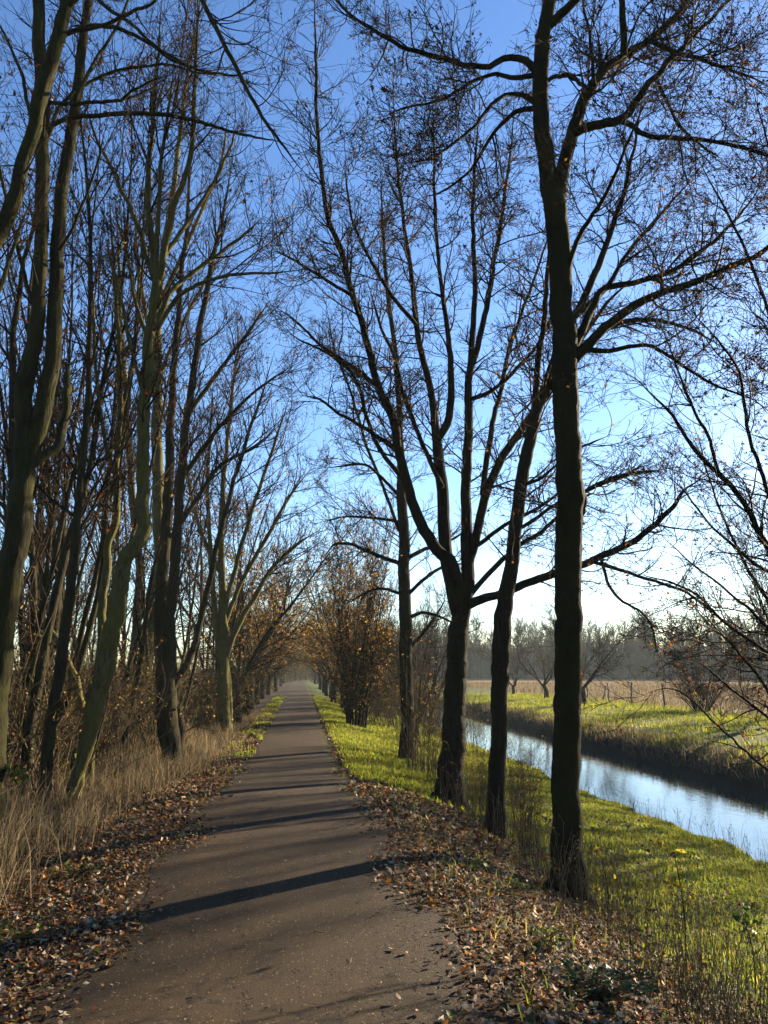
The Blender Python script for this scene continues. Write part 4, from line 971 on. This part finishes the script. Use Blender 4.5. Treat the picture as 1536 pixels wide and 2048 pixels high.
g = MB()
x, y = scatter(34000, -4.6, -1.95, 3.2, 26, 1.25)
dens = ss(-1.9, -2.5, x + .35 * gnoise(x * .9, y * .9)); keep = rng.uniform(0, 1, len(x)) < dens * ss(-.75, .35, gnoise(x * 2.3, y * 1.9)); x, y = x[keep], y[keep]
blades(g, x, y, (.36 + .24 * gnoise(x * 1.4, y * 1.1)) * rng.uniform(.3, 1.8, len(x)), .005 + y * .00035, .95)
x, y = scatter(1500, -2.6, -1.6, 17, 40); blades(g, x, y, .22 * rng.uniform(.5, 1.5, len(x)), .012, .5)
o = g.build('straw', M['dry_grass'], None, smooth=False); tag(o, 'dry straw-coloured tall grass along the left verge', 'dry grass', None, 'stuff')

# dry weeds on the right bank
w = MB()
def weeds(n, x0, x1, y0, y1, h, dens2=5):
    x, y = scatter(n, x0, x1, y0, y1); K = 6
    k = gnoise(x * 1.9 + 3, y * 1.9) > rng.uniform(-.5, .25, n); x, y = x[k], y[k]; n = len(x)
    P = np.empty((n, K, 3)); P[:, 0] = np.stack([x, y, ground_z(x, y) - .02], 1)
    d = norm(np.stack([rng.normal(0, .18, n), rng.normal(0, .18, n), np.ones(n)], 1)); H = h * rng.uniform(.4, 1.3, n)
    for j in range(1, K):
        P[:, j] = P[:, j - 1] + d * (H / (K - 1))[:, None]; d = norm(d + rng.normal(0, .09, (n, 3)))
    R = rng.uniform(.002, .0045, n)[:, None] * np.linspace(1, .5, K)[None]
    tube(w, P, R, 3, 0)
    b = spawn(P, R, dens2, .3, 1, .16, ang=38, up=.6, wig=.15, K=4, rr=.7, rmin=.0013); tube(w, *b, 3, 0)
    leaves(w, along(b[0], int(len(b[0]) * .9), .5, 1, .01), .022, 0)
weeds(900, 2.3, 3.7, 4.5, 14, .62); weeds(900, 3.0, 4.8, 4.5, 12, .4); weeds(260, 2.4, 3.4, 14, 24, .8); weeds(500, 7.9, 8.75, 9, 26, .5); weeds(320, 2.2, 4.0, 3.2, 5.5, .5)
o = w.build('weeds', M['stem_dry'], None, smooth=False); tag(o, 'thin dry weed stalks on the right bank round the tree feet', 'weeds', None, 'stuff')

# fallen leaves
l = MB()
def litter(n, x0, x1, y0, y1, size, shape, dens=None, power=1.0, lift=.022, flat=.62):
    x, y = scatter(n, x0, x1, y0, y1, power)
    if dens is not None:
        k = rng.uniform(0, 1, n) < dens(x, y); x, y = x[k], y[k]
    z = ground_z(x, y) + lift + rng.uniform(-.016, .026, len(x))
    leaves(l, np.stack([x, y, z], 1), size, 0, shape, flat)
redge = lambda x, y: ss(.62, 1.2, x + .30 * gnoise(x * 2.3, y * 1.7)) * ss(3.9, 2.6, x + .4 * gnoise(x, y) - .9 * ss(6.5, 4, y)) * (1 - .55 * ss(12, 17, y))
ledge = lambda x, y: ss(-.92, -1.5, x + .26 * gnoise(x * 2.1, y * 1.9)) * ss(-3.2, -2.3, x) * (1 - .5 * ss(14, 22, y))
litter(7000, .45, 4.6, 2.4, 9, .058, 'lobed', redge); litter(30000, .45, 4.6, 2.4, 9, .033, 'oval', redge)
litter(20000, .6, 3.6, 9, 20, .055, 'oval', redge); litter(5000, -3.2, -.75, 2.4, 9, .052, 'lobed', ledge); litter(30000, -3.2, -.75, 2.4, 9, .031, 'oval', ledge)
litter(14000, -3.0, -.9, 9, 22, .05, 'oval', ledge); litter(3000, -2.0, -1.1, 20, 45, .09, 'quad'); litter(1600, .85, 1.3, 17, 45, .09, 'quad')
litter(1500, 3, 7.5, 5, 20, .07, 'oval')
o = l.build('leaf_litter', M['litter'], None, smooth=True); tag(o, 'brown and orange fallen leaves along both edges of the path', 'fallen leaves', None, 'stuff')
l = MB()
x, y = scatter(14000, -1.2, .9, 2.3, 16, 1.5)
k = rng.uniform(0, 1, len(x)) < .35 + .65 * np.abs((x + .15) / 1.08) ** 2; x, y = x[k], y[k]
leaves(l, np.stack([x, y, path_z(y) + .021], 1), .012, 0, 'quad', .25)
x, y = scatter(420, -1.15, .9, 2.3, 14); k = rng.uniform(0, 1, len(x)) < .15 + .85 * np.abs((x + .15) / 1.08) ** 3; x, y = x[k], y[k]
leaves(l, np.stack([x, y, path_z(y) + .024], 1), .035, 0, 'oval', .25)
n = 420; x, y = scatter(n, -1.2, .9, 2.3, 12); aa = rng.uniform(0, 6.28, n); ll = rng.uniform(.02, .07, n)
P = np.stack([np.stack([x + f * np.cos(aa) * ll, y + f * np.sin(aa) * ll, path_z(y) + .022 + .004 * abs(f)], 1) for f in (-.5, 0, .5)], 1)
tube(l, P, np.full((n, 3), .0013), 3)
o = l.build('path_debris', M['crumb'], None, smooth=False); tag(o, 'pale leaf crumbs and twigs scattered on the path', 'leaf crumbs', None, 'stuff')

# low green plants in the litter
def leafy_plant(name, label, loc, n, size, spread, h, m, cat='plant', group=None):
    root = thing(name, label, cat, loc, 0, group)
    st = MB(); az = rng.uniform(0, 6.28, n); sp_ = spread * np.sqrt(rng.uniform(0.02, 1, n)); hh = h * rng.uniform(.4, 1.1, n)
    tip = np.stack([np.cos(az) * sp_, np.sin(az) * sp_, hh], 1); mid = tip * [.45, .45, .7]
    P = np.stack([np.zeros((n, 3)) + [0, 0, -.03], mid, tip], 1); tube(st, P, np.full((n, 3), .002), 3); st.build('stems', M['stem_dry'], root)
    f = MB(); leaves(f, tip, size, 0, 'oval', .5); leaves(f, mid[: n // 2], size * .7, 0, 'oval', .6); f.build('foliage', M[m], root, smooth=False)
    return root
def lp(px_, pyb): q, _, _ = hit_ground(px_, pyb); return gp(q[0], q[1], .03)
leafy_plant('nettle_plant', 'dark green feathery plant low in the leaves at the bottom right', lp(1200, 2000), 260, .045, .34, .16, 'leaf_dark_green')
leafy_plant('nettle_plant', 'pale green leafy sprig among the fallen leaves, left of the sycamore foot', lp(1090, 1915), 26, .05, .13, .2, 'leaf_green')
leafy_plant('ground_ivy', 'small light green plant in the leaf bank, level with the sycamore foot', lp(945, 1745), 40, .05, .16, .1, 'leaf_green')
leafy_plant('ground_ivy', 'green plant in the leaf bank just left of the sycamore foot, below the light one', lp(1010, 1790), 60, .05, .3, .1, 'leaf_green')
leafy_plant('ground_ivy', 'green clump in the fallen leaves of the left verge, near the straw', lp(150, 1755), 50, .045, .2, .08, 'leaf_green')
leafy_plant('ground_ivy', 'green clump at the lower left corner of the picture in the leaves', lp(45, 1880), 50, .045, .22, .08, 'leaf_green')
# saplings with yellow leaves, right foreground
def sapling(label, px_, pyb, h, n, m):
    loc = lp(px_, pyb); root = thing('sapling', label, 'sapling', loc, 0, 'saplings on the right bank')
    st = MB(); P, R = curve([(0, 0, -.05), (.02, .0, h * .5), (-.02, .03, h)], [.007, .005, .003], 10); tube(st, P[None], R[None], 5)
    b = spawn(P[None], R[None], 26 / h, .45, 1, .3, ang=55, up=.3, wig=.1, K=5, rr=.7, rmin=.0018); tube(st, *b, 3); st.build('stems', M['twig'], root)
    f = MB(); leaves(f, along(b[0], n, .4, 1, .01), .07, 0, 'oval', .5); f.build('foliage', M[m], root, smooth=False)
sapling('thin sapling with yellow-green leaves standing on the grass right of the sycamore', 1372, 1935, .95, 34, 'leaf_yellow')
sapling('low sapling with broad green leaves near the right edge of the picture', 1510, 1990, .6, 30, 'leaf_green')
sapling('small sapling with a few yellow leaves close to the sycamore foot, on its right', 1215, 1840, .6, 16, 'leaf_yellow')

# ------------------------------------------------------------------ light, air, world
w = bpy.data.worlds.new('World'); sc.world = w; w.use_nodes = True
nt = w.node_tree; nt.nodes.clear()
sky = nt.nodes.new('ShaderNodeTexSky'); sky.sky_type = 'NISHITA'; sky.sun_disc = False
sky.sun_elevation = SUN_EL; sky.sun_rotation = SUN_AZ
sky.air_density = 1.0; sky.dust_density = 0.25; sky.ozone_density = 2.5; sky.altitude = 50
bg = nt.nodes.new('ShaderNodeBackground'); bg.inputs['Strength'].default_value = .05
wo = nt.nodes.new('ShaderNodeOutputWorld'); hs = nt.nodes.new('ShaderNodeHueSaturation'); hs.inputs['Saturation'].default_value = 1.16; hs.inputs['Hue'].default_value = .508
nt.links.new(sky.outputs[0], hs.inputs['Color']); nt.links.new(hs.outputs[0], bg.inputs[0]); nt.links.new(bg.outputs[0], wo.inputs[0])
sl = bpy.data.lights.new('sun', 'SUN'); sl.energy = 5.0; sl.angle = math.radians(.5); sl.color = (1.0, .81, .57)
so = bpy.data.objects.new('sun', sl); COL.objects.link(so)
so.rotation_euler = Vector(-SUN).to_track_quat('-Z', 'Y').to_euler()

if HAZE:
    mb = MB()
    x0, x1, y0, y1, z0, z1 = -160, 460, -40, 470, -4.2, 26
    V = np.array([[x0, y0, z0], [x1, y0, z0], [x1, y1, z0], [x0, y1, z0], [x0, y0, z1], [x1, y0, z1], [x1, y1, z1], [x0, y1, z1]])
    mb.add(V, np.array([[0, 3, 2, 1], [4, 5, 6, 7], [0, 1, 5, 4], [1, 2, 6, 5], [2, 3, 7, 6], [3, 0, 4, 7]]))
    m, nt, out = mat('haze')
    v = nt.nodes.new('ShaderNodeVolumePrincipled'); v.inputs['Color'].default_value = (.62, .72, .72, 1); v.inputs['Density'].default_value = .00038; v.inputs['Anisotropy'].default_value = 0
    nt.links.new(v.outputs[0], out.inputs['Volume'])
    o = mb.build('haze', m, None, smooth=False); tag(o, 'thin morning haze over the field', None, None, 'stuff')

sc.view_settings.view_transform = 'Standard'; sc.view_settings.look = 'None'
sc.view_settings.exposure = 2.6; sc.view_settings.gamma = 1.0
cy = sc.cycles
cy.max_bounces = 5; cy.diffuse_bounces = 2; cy.glossy_bounces = 2; cy.transmission_bounces = 3; cy.transparent_max_bounces = 4; cy.volume_bounces = 0
cy.use_denoising = True
cy.caustics_reflective = False; cy.caustics_refractive = False
sc.render.film_transparent = False
